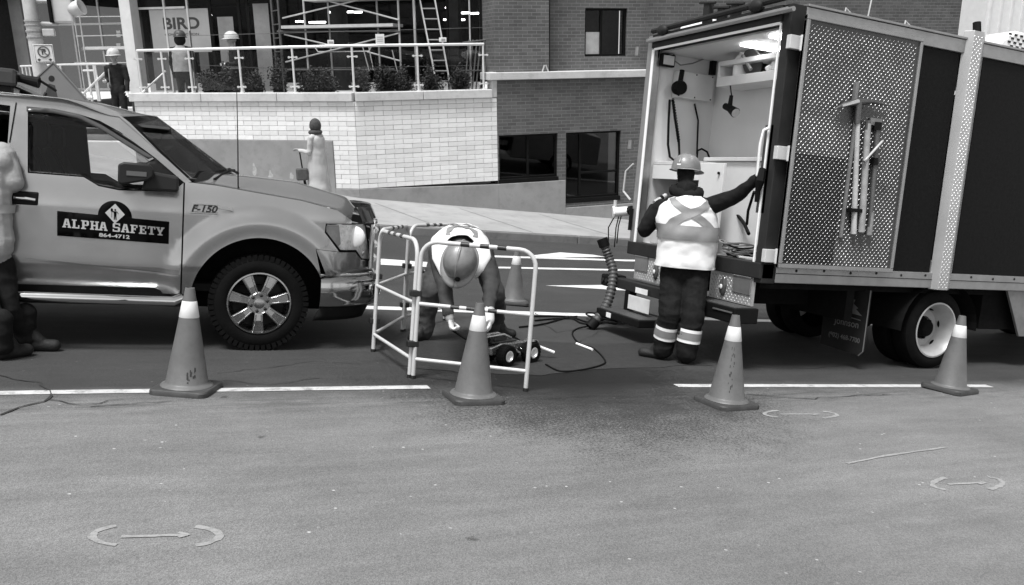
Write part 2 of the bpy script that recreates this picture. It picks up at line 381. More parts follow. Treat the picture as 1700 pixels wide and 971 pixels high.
def block(x0, x1, z0, T_):
    L = round(x1 - x0, 3)
    if L < .03: return
    if L not in shared:
        o = box(.0035, L - .0035, -.004, .05, .0035, BH - .0035).build('block', WHITE, wall, bevel=.004); shared[L] = o
    else: o = shared[L].copy(); COL.objects.link(o)
    o.matrix_local = T_ @ Matrix.Translation((x0, random.uniform(-.0025, .0025), z0))
for rw in range(18):
    off = (rw % 2) * BL / 2; x = -off
    while x < 3.1: block(max(x, .002), min(x + BL, 3.098), rw * BH, Matrix()); x += BL
    lo = -5.19 if rw >= 10 else -.535
    x = -BL + off if off else -BL; x = -BL * .5 if off else -BL
    xs = [0]; q = -BL / 2 if off else -BL
    while q > lo + .02: xs.append(q); q -= BL
    xs.append(lo)
    for b, a in zip(xs[:-1], xs[1:]): block(a, b - .002 if b == 0 else b, rw * BH, fl)
# concrete base and panel under the blocks, caps on top
P('concrete_base', MB().prism([(0, -1.6), (3.1, -1.6), (3.1, -.08), (0, 0)], -.03, .25).box(3.1, 4.72, -.028, .25, -1.6, -.075).box(4.72, 9, -.029, .25, -1.9, -.72), CONC, wall, bevel=.008)
P('concrete_panel', MB().box(-5.3, -.537, -.03, .25, -1.5, 1.008).box(-.537, .008, -.0305, .25, -1.5, -.002), CONC, wall, T=fl, bevel=.008)
sh = .075
def capseg(x0, x1, T_, nm='cap_stone'):
    return P(nm, box(x0, x1, -sh, .36, 1.822, 2.0, T=T_), CAPM, wall, bevel=.012)
for a, b in ((-5.26, -3.5), (-3.49, -1.72), (-1.71, -.022)): capseg(a, b, fl)
for a, b in ((.022, 1.45), (1.46, 2.98)): capseg(a, b, Matrix())
P('cap_stone', box(2.99, 3.1, -.02, .36, 1.83, 2.36), CAPM, wall, bevel=.01)
LIME = M('lime_stain', .36, .9, var=.3, vs=20)
for px, py, hh in ((422, 281, .26), (449, 290, .2), (484, 292, .14)):
    q = FL.at(px, py, -.032); P('lime_stain', MB().add([fl @ Vector((q.x + .05 * math.cos(a) * (1.1 + .15 * math.sin(a * 3 + px)) * (.6 if math.sin(a) > 0 else 1.1), -.033, q.z + hh * .55 * math.sin(a))) for a in [i * math.pi / 9 for i in range(18)]], [tuple(range(18))]), LIME, wall)
P('end_wall', box(-5.2, -5.0, .26, 4, -1, 1.81, T=fl), MORT, wall)
# terrace deck behind the caps
ter = T('terrace', 'raised concrete terrace behind the white block wall', 'terrace', mat=FB.M)
P('planter', MB().prism([(3.05, .37), (.07, .37), (-4.55, 3.12), (-4.3, 3.52), (.2, .85), (3.05, .85)], 1.5, 1.84, ax='z'), M('soil', .03, .95), ter)
P('deck', MB().prism([(3.05, .36), (.06, .36), (-4.6, 3.12), (-12.5, 7.8), (-9.5, 12), (6, 6)], 1.2, 1.5, ax='z'), CONC, ter)
# concrete steps left of the wall, seen through the pickup windows
st = T('concrete_steps', 'pale concrete steps climbing to the terrace beside the white wall', 'steps', mat=FL.M)
for i in range(6):
    P('step', box(-9.5, -5.22, .2 + .36 * i, .57 + .36 * i, -.6, .92 + .13 * i), M('step_concrete', .5, .85, var=.1, vs=2, bump=.2), st, bevel=.015)
# ---- dark brick block right of the wall
bk = T('brick_building', 'dark brick building with a pale stone ledge behind the box truck', 'building', mat=FB.M)
lw0, lw1, rw0, rw1 = 3.13, 4.53, 4.73, 6.1
wl = MB()
for x0, x1, z0, z1 in ((3.102, 9, 1.0, 2.19), (4.53, 4.73, -.56, 1.0), (6.1, 9, -.75, 1.0), (3.102, 3.13, -.075, 1.0), (4.53, 4.73, -.72, -.56), (4.73, 6.1, -.72, -.62)):
    wl.box(x0, x1, 0, .3, z0, z1)
P('lower_wall', wl, BRK, bk)
P('ledge', MB().box(2.9, 6.75, -.09, .6, 2.192, 2.35), CAPM, bk, bevel=.012)
P('ledge_return', box(6.75, 12, .2, .6, 2.192, 2.35), CAPM, bk)
P('pier', box(3.105, 4.36, .12, 1.3, 2.351, 7), BRK2, bk)
P('upper_wall', MB().box(4.36, 5.42, .6, 1, 2.2, 7).box(6.48, 6.95, .6, 1, 2.2, 7).box(5.42, 6.48, .6, 1, 2.2, 2.66).box(5.42, 6.48, .6, 1, 3.72, 7), BRK2, bk)
P('pier', box(6.95, 16, .38, 1.3, 2.2, 7), BRK, bk)
def window(par, x0, x1, z0, z1, y, bars, fw=.045, dep=.1, frame=FRM, sill=.0, pane=PANE):
    m = MB().box(x0, x0 + fw, y, y + dep, z0, z1).box(x1 - fw, x1, y, y + dep, z0, z1).box(x0 + fw, x1 - fw, y, y + dep, z1 - fw, z1).box(x0 + fw, x1 - fw, y, y + dep, z0, z0 + fw)
    f = P('window', m, frame, par, bevel=.004)
    for b in bars:
        if b[0] == 'v': P('mullion', box(b[1] - fw / 2, b[1] + fw / 2, y + .01, y + dep - .01, b[2], b[3]), frame, f, bevel=.003)
        else: P('mullion', box(b[2], b[3], y + .012, y + dep - .012, b[1] - fw / 2, b[1] + fw / 2), frame, f, bevel=.003)
    P('pane', box(x0 + fw, x1 - fw, y + .05, y + .056, z0 + fw, z1 - fw), pane, f)
    if sill: P('sill', box(x0 - .02, x1 + .02, y - .07, y + dep, z0 - sill, z0 - .002), frame, f, bevel=.004)
    return f
window(bk, lw0, lw1, .02, .998, .06, [('v', 3.83, .065, .95)], sill=.09)
window(bk, rw0, rw1, -.52, .998, .06, [('v', 5.11, -.47, .95), ('h', .06, 5.135, 6.05)], sill=.1)
wu = window(bk, 5.42, 6.48, 2.66, 3.72, .66, [('v', 5.86, 2.7, 3.68)], fw=.05, pane=glass('upper_glass', .92, .0))
P('blind', box(5.475, 5.835, .722, .727, 2.712, 3.2), M('paper', .75, .8), wu)
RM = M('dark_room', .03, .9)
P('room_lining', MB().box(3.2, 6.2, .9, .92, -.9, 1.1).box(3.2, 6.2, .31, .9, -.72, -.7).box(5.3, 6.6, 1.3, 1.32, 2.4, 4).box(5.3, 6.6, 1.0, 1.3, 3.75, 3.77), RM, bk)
# a few loose things on the ledge and wall
cl = T('ledge_bracket', 'small folded metal bracket standing on the pale stone ledge', 'bracket', mat=FB.M)
q = FB.at(906, 112, .05)
P('bracket_leg', MB().tube([(q.x - .08, .05, 2.352), (q.x - .03, .05, 2.49)], .015, 6), LITE, cl); P('bracket_leg', MB().tube([(q.x + .06, .05, 2.352), (q.x, .05, 2.49)], .015, 6), LITE, cl)
# ---- tall white sided building far right above the truck
ws = T('white_building', 'white ribbed metal building rising beyond the box truck', 'building', mat=FB.M)
q = FB.at(1638, 20, 3)
P('wall', box(q.x, q.x + 14, 3, 9, -3, 12), M('siding', .8, .5, var=.05), ws)
for i in range(24): P('rib', box(q.x + .1 + i * .42, q.x + .17 + i * .42, 2.95, 3.0, -3, 12), M('siding2', .7, .5, var=.05), ws)
fb = T('grey_building', 'plain grey building standing behind the brick one on the right', 'building', mat=FB.M)
P('wall', box(16.2, q.x - .01, 5, 9, -3, 12), M('grey_wall', .3, .8), fb); P('cornice', box(16.2, q.x - .01, 4.8, 5, 7, 7.4), CONC, fb)
# ---- glazed ground floor with the works going on
sf = T('storefront', 'glazed shop front under construction with dark interior and plywood sheets', 'building', mat=FS.M)
s_ = lambda px, py=75, y=0.: FS.at(px, py, y)
x_l = s_(236).x
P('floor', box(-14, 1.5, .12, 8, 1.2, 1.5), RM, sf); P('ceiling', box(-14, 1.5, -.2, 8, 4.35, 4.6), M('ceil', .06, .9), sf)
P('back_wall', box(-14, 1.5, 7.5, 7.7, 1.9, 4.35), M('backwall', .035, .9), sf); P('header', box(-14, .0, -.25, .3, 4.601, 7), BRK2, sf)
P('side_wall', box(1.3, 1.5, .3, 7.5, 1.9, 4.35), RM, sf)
P('column', box(s_(229).x - .16, s_(229).x + .14, -.32, .0, 1.84, 4.6), M('pale_column', .62, .6, var=.08), sf, bevel=.01)
for px, wd, mt in ((280, .045, LITE), (318, .045, LITE), (355, .05, FRM), (402, .06, FRM), (416, .05, FRM), (459, .06, FRM), (546, .05, FRM), (690, .05, LITE), (744, .05, FRM), (781, .03, LITE), (800, .06, FRM)):
    x = s_(px).x; P('mullion', box(x - wd / 2, x + wd / 2, -.03, .03, 1.5, 4.35), mt, sf)
xa, xb = s_(238).x, s_(314).x; z = s_(275, 13).z
P('transom', MB().box(xa, s_(280).x - .024, -.028, .028, z - .025, z + .025).box(s_(280).x + .024, xb, -.028, .028, z - .025, z + .025), LITE, sf)
z = s_(380, 8).z; P('transom', box(s_(320).x, s_(456).x, .031, .06, z - .03, z + .03), FRM, sf)
xs = [s_(p).x for p in (239, 280, 318, 355, 402, 416, 459, 546, 690, 744, 781, 799)]
GLZ = glass('shop_glass', .6, .0)
for a, b in zip(xs[:-1], xs[1:]):
    if b - a > .2: P('pane', box(a + .035, b - .035, -.004, .004, 1.92, 4.3), GLZ, sf)
PLY = M('plywood', .2, .8, var=.15, vs=3, dirt=.2); BAN = M('banner', .3, .7, var=.08, vs=2)
def board(p0, p1, y, mt, nm, t=.02):
    a = FS.at(p0[0], p0[1], y); b = FS.at(p1[0], p1[1], y); return P(nm, box(min(a.x, b.x), max(a.x, b.x), y, y + t, min(a.z, b.z), max(a.z, b.z)), mt, sf)
bn = board((247, 16), (352, 86), -.014, BAN, 'banner', .008); board((330, 86.5), (352, 150), -.014, M('dim_board', .09, .8), 'board', .008)
board((360, 28), (398, 150), -.014, PLY, 'plywood_sheet', .008); board((419, 6), (457, 152), -.014, PLY, 'plywood_sheet', .008)
board((252, 86.5), (329.5, 150), -.014, M('dim_board', .09, .8), 'board', .008)
for tx, pa, pb, py0, py1 in (('BIRD', 272, 330, 28, 48), ('CONSTRUCTION', 274, 330, 54.5, 59)):
    vs, fs = text_mesh(tx, 1., .03 if tx == 'BIRD' else .01); a = FS.at(pa, py1, -.016); b = FS.at(pb, py0, -.016)
    mx = max(v[0] for v in vs); mn = min(v[0] for v in vs); my = max(v[1] for v in vs)
    m = MB().add([(a.x + (v[0] - mn) / (mx - mn) * (b.x - a.x), -.0165, a.z + v[1] / my * (b.z - a.z)) for v in vs], fs); P('lettering', m, M('banner_ink', .03, .7), bn)
LUM = emit('fluorescent', 9.)
for (p0, p1, py) in ((492, 502, 35), (514, 540, 36.5), (542, 552, 19.5), (562, 586, 19.5), (589, 600, 19.5), (759, 779, 21), (782, 802, 21.5), (737, 745, 32), (763, 771, 32), (740, 745, 12)):
    a, b = FS.at(p0, py, 3.2), FS.at(p1, py, 3.2)
    P('ceiling_light', box(a.x, b.x, 3.15, 3.25, a.z - .03, a.z + .01), LUM, sf); P('light_hanger', box((a.x + b.x) / 2 - .01, (a.x + b.x) / 2 + .01, 3.19, 3.21, a.z + .012, 4.35), FRM, sf)
P('inner_column', box(s_(562, 75, 1.2).x - .16, s_(562, 75, 1.2).x + .16, 1.2, 1.5, 1.9, 4.35), M('raw_column', .34, .8, var=.15), sf)
P('inner_column', box(s_(755, 75, 1.0).x - .14, s_(755, 75, 1.0).x + .1, 1.0, 1.3, 1.9, 4.35), M('raw_column', .34, .8, var=.15), sf)
# darker glazing left of the pale column
x0, x1 = s_(-60, 75, .9).x, s_(226, 75, .9).x
P('pane', box(x0, x1, .9, .906, 1.9, 4.35), glass('dim_glass', .35, .0), sf)
for px in (127, 172): x = s_(px, 75, .9).x; P('mullion', box(x - .025, x + .025, .86, .897, 1.9, 4.35), LITE, sf)
z = s_(150, 40, .9).z; P('transom', box(x0, x1, .84, .859, z - .025, z + .025), LITE, sf)
z = s_(180, 80, .9).z; P('transom', box(s_(138, 75, .9).x, x1, .80, .839, z - .05, z + .03), M('grey_bar', .3, .5), sf)
z = s_(180, 148, .9).z; P('transom', box(x0, x1, .84, .859, z - .03, z + .03), LITE, sf)
for pyc in (53, 59, 74): q = s_(197, pyc, .9); P('notice', box(q.x - .06, q.x + .06, .885, .89, q.z - .035, q.z + .035), M('paper', .75, .8), sf)
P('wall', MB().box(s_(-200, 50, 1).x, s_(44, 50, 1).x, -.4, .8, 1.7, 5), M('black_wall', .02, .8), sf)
P('wall', MB().box(s_(44, 50, 1).x, s_(64, 50, 1).x, .5, .8, 1.7, 5), M('grey_bar', .3, .5), sf)
# ---- terrace guard rail: steel posts with glass clamps and clear panels
rl = T('guard_rail', 'long steel guard rail with round top tube along the terrace edge', 'railing', mat=FB.M)
pts2 = [(-4.27, 2.685), (-3.765, 2.384), (-3.195, 2.044), (-2.178, 1.438), (-1.117, .806), (.03, .12), (1.393, .12), (2.84, .12)]
P('top_tube', MB().tube([(pts2[0][0], pts2[0][1], 2.9), (.03, .12, 2.935), (2.86, .12, 2.945)], .03, 10), M('rail_steel', .75, .35, .5, var=.05), rl, smooth=40)
RS = M('rail_steel', .75, .35, .5)
for i, (x, y) in enumerate(pts2):
    zt = 2.9 + .035 * min(1, (x + 4.27) / 4.3)
    po = P('post', MB().cyl((x, y, 2.0), (x, y, zt), .024, n=10), RS, rl, smooth=40)
    ang = -AL if i < 5 else (-AL / 2 if i == 5 else 0); dx, dy = math.cos(ang), math.sin(ang)
    P('foot_plate', MB().cyl((x, y, 2.0), (x, y, 2.015), .05, n=12), RS, po)
    for zc in (2.12, 2.72):
        c = MB().cyl((x - dx * .085, y - dy * .085, zc), (x + dx * .085, y + dy * .085, zc), .013, n=6)
        for sg in (-1, 1): c.cyl((x + sg * dx * .085, y + sg * dy * .085 - .035, zc), (x + sg * dx * .085, y + sg * dy * .085 + .03, zc), .024, n=8)
        P('glass_clamp', c, RS, po)
CLR = glass('clear_glass', .93, .06)
for (a, b) in zip(pts2[:-1], pts2[1:]):
    A, B_ = Vector((a[0], a[1], 0)), Vector((b[0], b[1], 0)); d = (B_ - A).normalized(); n_ = Vector((-d.y, d.x, 0)) * .005
    p0, p1 = A + d * .05, B_ - d * .05
    P('glass_panel', MB().add([(p + o_ + Vector((0, 0, z))) for p in (p0, p1) for o_ in (-n_, n_) for z in (2.05, 2.85)], [(0, 1, 3, 2), (4, 6, 7, 5), (0, 4, 5, 1), (2, 3, 7, 6), (0, 2, 6, 4), (1, 5, 7, 3)]), CLR, rl)
x, y = pts2[0]
P('brace', MB().tube([(x + .02, y - .1, 2.02), (x + .5, y + .5, 2.45)], .022, 8), RS, rl)
# ---- stair rails on the left
sr = T('stair_rail', 'white stair railing with close balusters behind the pickup cab', 'railing', mat=FS.M)
Y0 = -1.0
f2 = lambda px, py: FS.at(px, py, Y0)
P('top_tube', MB().tube([f2(34, 110), f2(110, 107), f2(182, 106)], .025, 8), RS, sr); P('slope_tube', MB().tube([f2(128, 166), f2(176, 119)], .03, 8), RS, sr)
for px in (36, 42, 48, 54, 100, 145, 155, 158): a = f2(px, 108); P('baluster', MB().cyl((a.x, Y0, 1.75), (a.x, Y0, a.z), .016 if px < 90 else .024, n=8), RS, sr)
for px in (143, 152): a = f2(px, 117); P('clamp', MB().cyl((a.x - .08, Y0, a.z), (a.x + .08, Y0, a.z), .025, n=8), RS, sr)
a = f2(149, 162); P('clamp', MB().sphere(a, (.1, .05, .06), 8), RS, sr)
# ---- scaffold, ladder, stacked frames on the terrace
sc = T('scaffold', 'tube scaffold tower with wooden plank deck in front of the shop front', 'scaffold', mat=FS.M)
SY = -.9; TUB = M('scaffold_tube', .5, .45, .5, var=.15); DTUB = M('dark_tube', .12, .5, .5)
h = lambda px, py, y=SY: FS.at(px, py, y)
for px, yy, mt in ((467, SY, DTUB), (456, SY + .5, DTUB), (509, SY, TUB), (549, SY + .5, TUB), (629, SY + .5, TUB), (664, SY, TUB)):
    a = h(px, 75, yy); P('upright', MB().cyl((a.x, yy, 1.85), (a.x, yy, 4.5), .024, n=8), mt, sc)
for pa, pb, mt in (((469, 30), (602, -2), TUB), ((532, -2), (662, 33), TUB), ((472, 57), (560, 78), TUB), ((474, 103), (662, 55), TUB), ((610, 86), (664, 101), TUB), ((474, 116), (655, 115), DTUB), ((460, 52), (664, 52), DTUB)):
    P('brace', MB().tube([h(*pa, SY - .03), h(*pb, SY - .03)], .017, 6), mt, sc)
P('plank', box(h(470, 45).x, h(655, 45).x, SY - .1, SY + .55, h(500, 47).z, h(500, 42).z), M('plank', .5, .8, var=.15, vs=6), sc)
P('plank', box(h(505, 0).x, h(690, 0).x, SY - .1, SY + .55, h(500, 2).z, h(500, -3).z), M('plank', .5, .8, var=.15, vs=6), sc)
for i in range(7): z = 1.95 + i * .3; a, b = h(456, 75, SY + .5), h(467, 75); P('rung', MB().cyl((a.x, SY + .5, z), (b.x, SY, z), .014, n=6), DTUB, sc)
P('tray', MB().tube([h(522, 77), h(528, 86), h(612, 85), h(616, 78)], .015, 6), LITE, sc)
for (pa, pb) in (((602, 77), (613, 118)), ((612, 77), (620, 116)), ((630, 85), (631, 150)), ((651, 83), (660, 120))): P('hanging_strap', MB().tube([h(*pa, SY - .05), h(*pb, SY - .05)], .012, 5), TUB, sc)
s2c = T('scaffold', 'light scaffold frame against the dark glass left of the pale column', 'scaffold', mat=FS.M)
for px in (130, 139, 217): a = h(px, 75, -.3); P('upright', MB().cyl((a.x, -.3, 1.5), (a.x, -.3, h(px, 26, -.3).z), .018, n=8), TUB, s2c)
for pa, pb in (((122, 28), (212, 27)), ((124, 104), (218, 104)), ((126, 60), (215, 58))): P('bar', MB().tube([h(*pa, -.3), h(*pb, -.3)], .011, 6), TUB, s2c)
P('plank', box(h(138, 80, -.3).x, h(216, 80, -.3).x, -.3, .1, h(170, 82, -.3).z, h(170, 77, -.3).z), M('plank', .5, .8), s2c)
sg = T('notice_board', 'small white notice hung on the terrace rail below the scaffold', 'sign', mat=FB.M); q = FB.at(630, 65, .1); P('board', box(q.x - .09, q.x + .09, .03, .045, q.z - .1, q.z + .1), M('paper', .75, .8), sg, bevel=.003)
for k in (-.04, .0, .04): P('print_line', box(q.x - .06, q.x + .06, .027, .029, q.z + k - .006, q.z + k + .006), M('print_grey', .35, .8), sg)
sg = T('work_lamp', 'small white lamp box fixed to the foot of the leaning ladder', 'lamp', mat=FB.M); q = FB.at(735, 66, .0); P('case', box(q.x - .075, q.x + .075, -.03, .03, q.z - .045, q.z + .045), M('paper', .75, .8), sg, bevel=.008); P('lens', box(q.x - .035, q.x + .045, -.034, -.031, q.z - .025, q.z + .025), M('print_grey', .35, .8), sg)
sg = T('rail_box', 'small pale box sitting on the guard rail left of the white notice', 'box', mat=FB.M); q = FB.at(549, 70, .1); P('case', box(q.x - .06, q.x + .06, .06, .14, 2.966, 3.05), M('paper', .75, .8), sg, bevel=.006); P('label_strip', box(q.x - .04, q.x + .04, .057, .059, 2.99, 3.02), M('print_grey', .35, .8), sg)
ld = T('ladder', 'aluminium extension ladder leaning against the dark glazing', 'ladder', mat=FB.M)
A0, A1 = FB.at(697, 0, 1.2), FB.at(727, 150, .6); B0, B1 = FB.at(722, 0, 1.2), FB.at(749, 150, .6)
for a, b in ((A0, A1), (B0, B1)): d = (a - b).normalized(); P('stile', MB().tube([b - d * .1, a + d * .6], .032, 6, flat=.6), LITE, ld)
for i in range(11): t = -.02 + i * .115; P('rung', MB().cyl(A0.lerp(A1, t), B0.lerp(B1, t), .017, n=8), M('rung_metal', .3, .5, .6), ld)
fr = T('frame_stack', 'stack of dark scaffold frames leaning by the brick pier', 'frames', mat=FB.M)
for i, px in enumerate((767, 773, 780, 786, 793, 799)):
    a, b = FB.at(px, 150, .9 - i * .03), FB.at(px + 12, 66, 1.0 - i * .03); P('frame_tube', MB().tube([(a.x, a.y - .15, 1.85), b], .018, 6), DTUB, fr)
P('frame_bar', MB().tube([FB.at(768, 71, .8), FB.at(818, 65, .8)], .02, 6), DTUB, fr); P('frame_bar', MB().tube([FB.at(766, 117, .75), FB.at(800, 117, .75)], .016, 6), DTUB, fr)
# tension wires of the temporary fence behind the rail
wr = T('wire_fence', 'thin wire mesh fence stretched across the terrace behind the rail', 'fence', mat=FB.M)
for (pa, pb) in (((318, 59), (466, 55)), ((466, 55), (832, 45)), ((330, 108), (466, 114)), ((466, 114), (830, 108))):
    P('wire', MB().tube([FB.at(*pa, 1.0 if pa[0] > 460 else 2.2), FB.at(*pb, 1.0)], .006, 5), DTUB, wr)
for px in (318, 466, 830): a = FB.at(px, 80, 1.0 if px > 400 else 2.2); P('fence_post', MB().cyl((a.x, a.y, 1.8), (a.x, a.y, 3.3), .015, n=6), DTUB, wr)
# ---- shrubs in the planter behind the rail
LEAF = M('leaf', .02, .7, var=.4, vs=8); TWIG = M('twig', .04, .9)
def shrub(px, hgt, wid, label, seed):
    rnd = random.Random(seed); q = FL.at(px, 150, .55) if px < 590 else FB.at(px, 150, .5); fr_ = FL if px < 590 else FB
    t = T('shrub', label, 'shrub', mat=fr_.M @ Matrix.Translation((q.x, q.y, 1.84)), group='shrubs behind the terrace rail')
    stm = MB(); m = MB()
    for i in range(16):
        a = rnd.uniform(0, 6.28); e = rnd.uniform(.35, 1.4); L = hgt * rnd.uniform(.6, 1.1)
        tip = Vector((math.cos(a) * math.cos(e) * wid * rnd.uniform(.6, 1.1), math.sin(a) * math.cos(e) * wid * .8, L * math.sin(e) + .05)); stm.tube([(0, 0, 0), tip * .5 + Vector((0, 0, .05)), tip], [.012, .008, .003], 4)
        for k in range(110):
            f = rnd.uniform(.25, 1.08); c = tip * f + Vector((rnd.gauss(0, .05), rnd.gauss(0, .05), rnd.gauss(0, .045))); c.z = max(c.z, .02)
            d = Vector((rnd.gauss(0, 1), rnd.gauss(0, 1), rnd.gauss(.5, 1))).normalized(); e_ = d.orthogonal()  .normalized() * .016; l_ = rnd.uniform(.04, .08)
            m.add([c, c + d * l_ * .5 + e_, c + d * l_, c + d * l_ * .5 - e_], [(0, 1, 2, 3)])
    P('stem', stm, TWIG, t); tag(P('foliage', m, LEAF, t), None, None, kind='stuff')
for i, (px, hg, wd, lb) in enumerate(((348, .42, .28, 'low dark shrub at the feet of the pale-vested terrace worker'), (378, .5, .3, 'dark shrub left of the rail post before the plywood'), (424, .42, .28, 'dark shrub in front of the tall plywood sheet'), (465, .6, .26, 'bushy upright dark shrub just right of the tall plywood sheet'), (515, .45, .34, 'wide dark shrub below the left half of the scaffold'), (540, .4, .3, 'dark shrub beside the raw inner column'), (602, .48, .3, 'dark shrub right of the bend in the guard rail'), (640, .52, .36, 'wide dark shrub under the white notice'), (668, .45, .3, 'dark shrub left of the post by the ladder'), (716, .5, .28, 'dark shrub growing round the foot of the ladder'), (765, .4, .3, 'low dark shrub before the stacked scaffold frames'))):
    shrub(px, hg + .12, wd, lb, 100 + i)
# ================================================================ pickup
FP = Frame((1.045, 8.27, 0), (math.cos(R_(-3)), math.sin(R_(-3)), 0), (-math.sin(R_(-3)), math.cos(R_(-3)), 0), (0, 0, 1))
def sstep(a, b, x): t = max(0, min(1, (x - a) / (b - a))); return t * t * (3 - 2 * t)
def ysd(x, z):
    y = .985 - .075 * sstep(.70, .36, z) - .012 * sstep(.72, .66, z)
    y -= .035 * sstep(1.12, 1.42, z)
    if z > 1.4: y -= (z - 1.4) * .34
    if x > .42: y -= .34 * ((x - .42) / .55) ** 2.2
    r = math.hypot(x, z - .42); y += .04 * sstep(.82, .66, r) - .014 * sstep(.66, .56, r)
    return y
def PK(px, py, it=7):
    y = -.98
    for _ in range(it): p = FP.at(px, py, y); y = -ysd(p.x, p.z)
    return p
def XZ(*pts): return [(lambda p: (p.x, p.z))(PK(*q)) for q in pts]
def side_mesh(outline, off=0., step=.045, holes=()):
    loops = [outline] + list(holes); V2 = []; E2 = []
    for lp in loops:
        d = []
        for a, b in zip(lp, lp[1:] + lp[:1]):
            k = max(1, int(math.dist(a, b) / step)); d += [(a[0] + (b[0] - a[0]) * i / k, a[1] + (b[1] - a[1]) * i / k) for i in range(k)]
        o = len(V2); V2 += d; E2 += [(o + i, o + (i + 1) % len(d)) for i in range(len(d))]
    def inside(p, lp):
        c = False
        for (x0, y0), (x1, y1) in zip(lp, lp[1:] + lp[:1]):
            if (y0 > p[1]) != (y1 > p[1]) and p[0] < (x1 - x0) * (p[1] - y0) / (y1 - y0) + x0: c = not c
        return c
    nb = len(V2); xs = [q[0] for q in outline]; zs = [q[1] for q in outline]
    x = min(xs) + step / 2
    while x < max(xs):
        z = min(zs) + step / 2
        while z < max(zs):
            if inside((x, z), outline) and not any(inside((x, z), h_) for h_ in holes) and min((x - q[0]) ** 2 + (z - q[1]) ** 2 for q in V2[:nb]) > (step * .45) ** 2: V2.append((x, z))
            z += step
        x += step
    vs, es, fs, *_ = delaunay_2d_cdt([Vector(q) for q in V2], E2, [], 0, 1e-6)
    m = MB(); keep = []
    for f in fs:
        c = sum((vs[i] for i in f), Vector((0, 0))) / len(f)
        if inside(c, outline) and not any(inside(c, h_) for h_ in holes): keep.append(list(f))
    m.add([(q.x, -ysd(q.x, q.y) - off, q.y) for q in vs], keep); return m
def smooth_normals(o):
    me = o.data; e = .004; ns = []
    for v in me.vertices:
        x, _, z = v.co; gx = (ysd(x + e, z) - ysd(x - e, z)) / (2 * e); gz = (ysd(x, z + e) - ysd(x, z - e)) / (2 * e); ns.append(Vector((-gx, -1, -gz)).normalized())
    for p in me.polygons:
        if p.normal.y > 0: p.flip()
    me.update(); me.normals_split_custom_set_from_vertices(ns)
pk = T('pickup_truck', 'light grey pickup truck with black safety company sign on its door', 'pickup truck', mat=FP.M)
PAINT = M('silver_paint', .33, .22, .75, var=.05, vs=2, coat=.7, bump=.0); CHROME = M('chrome', .72, .08, 1., var=.05)
RUB = M('rubber', .006, .9, var=.2, bump=.3, bs=40, spec=.08); DARK = M('underbody', .006, .9, spec=.1); INT = M('cab_interior', .004, .9, var=.2, spec=.15)
TRIM = M('black_trim', .008, .5, var=.15, spec=.12); GRIM = M('lower_trim', .03, .6, var=.15, spec=.1)
def mirror(o, nm=None):
    c = o.copy(); COL.objects.link(c); c.parent = o.parent; c.scale = (1, -1, 1)
    for ch in list(o.children): mirror_child(ch, c)
    return c
def mirror_child(ch, par): d = ch.copy(); COL.objects.link(d); d.parent = par
def panel(name, outline, mat, off=0., holes=(), both=True, solid=.006, par=None, step=.045):
    o = side_mesh(outline, off, step, holes).build(name, mat, par or pk, smooth=179, solid=0 if mat is PAINT else solid)
    if mat is PAINT: smooth_normals(o)
    if both: mirror(o)
    return o
arc = lambda r, a0, a1, n=40, cx_=0., cz=.42: [(cx_ + r * math.cos(R_(a0 + (a1 - a0) * i / n)), cz + r * math.sin(R_(a0 + (a1 - a0) * i / n))) for i in range(n + 1)]
RK = .47                                                    # bottom edge of doors
seam = XZ((306, 302))[0]; sx = seam[0]
hoodline = XZ((316, 303), (360, 308), (420, 319), (500, 333), (560, 349), (584, 366))
hl = XZ((584, 371), (541, 371), (539, 386), (563, 418))
fas = XZ((524, 413), (545, 408))
fend = [(sx + .006, RK), (sx + .006, seam[1])] + hoodline + hl[:1] + hl[1:] + [fas[0]] + arc(.55, 8, 173)[::1]
fender = panel('fender', fend, PAINT, step=.016)
fasc = [fas[0], hl[-1]] + XZ((590, 418), (599, 432), (614, 432), (617, 449)) + XZ((580, 454), (541, 457))
panel('fascia', [(a + .004, b - .004) for a, b in fasc], PAINT)
# doors
beltf = XZ((46, 287), (139, 294), (164, 309), (198, 316), (285, 318), (294, 303))
xr = XZ((8, 300))[0][0]
door = [(xr, RK), (sx - .006, RK), (sx - .006, seam[1] - .005), beltf[5], beltf[4], beltf[3], beltf[2], beltf[1], beltf[0], (xr, beltf[0][1] + .005)]
dr = panel('front_door', door, PAINT)
rd = panel('rear_door', [(xr - .012, RK), (xr - .012, 1.40), (-2.72, 1.42), (-2.72, .95), (-2.6, .75), (-2.6, RK)], PAINT)
panel('bed_side', [(-2.74, .55), (-2.74, 1.36), (-4.75, 1.38), (-4.75, .62)] + [(a - 3.68, b) for a, b in arc(.55, 20, 165)], PAINT)
# roof rail, A pillar, B pillar
top = XZ((2, 158), (60, 160.5), (124, 166), (168, 175), (190, 184), (215, 203), (262, 250), (318, 302))
low = XZ((306, 303), (258, 262), (200, 219), (165, 200), (133, 190), (46, 178))
b0 = XZ((46, 178), (46, 287), (14, 287), (24, 178))
rp = panel('roof_pillar', [(-2.7, top[0][1])] + top + low + [b0[1], (xr + .004, b0[1][1]), (xr + .004, low[-1][1]), (-2.5, low[-1][1] + .02), (-2.62, 1.45), (-2.72, 1.45)], PAINT, off=-.004)
panel('seam_line', XZ((26, 170), (28, 170), (17, 236), (15, 236)), DARK, off=.001, both=False, solid=.002)
panel('window_visor', XZ((45, 177), (90, 181), (133, 190), (170, 208), (255, 261), (246, 264), (166, 214), (131, 197), (90, 188), (45, 185)), M('visor', .06, .2, var=.1), off=.022)
wg = panel('side_window', XZ((47, 187), (133, 196), (165, 212), (196, 238), (240, 272), (290, 312), (284, 317), (198, 314), (164, 307), (139, 292), (47, 285)), glass('cab_glass', .93, .0), off=-.03, solid=.004)
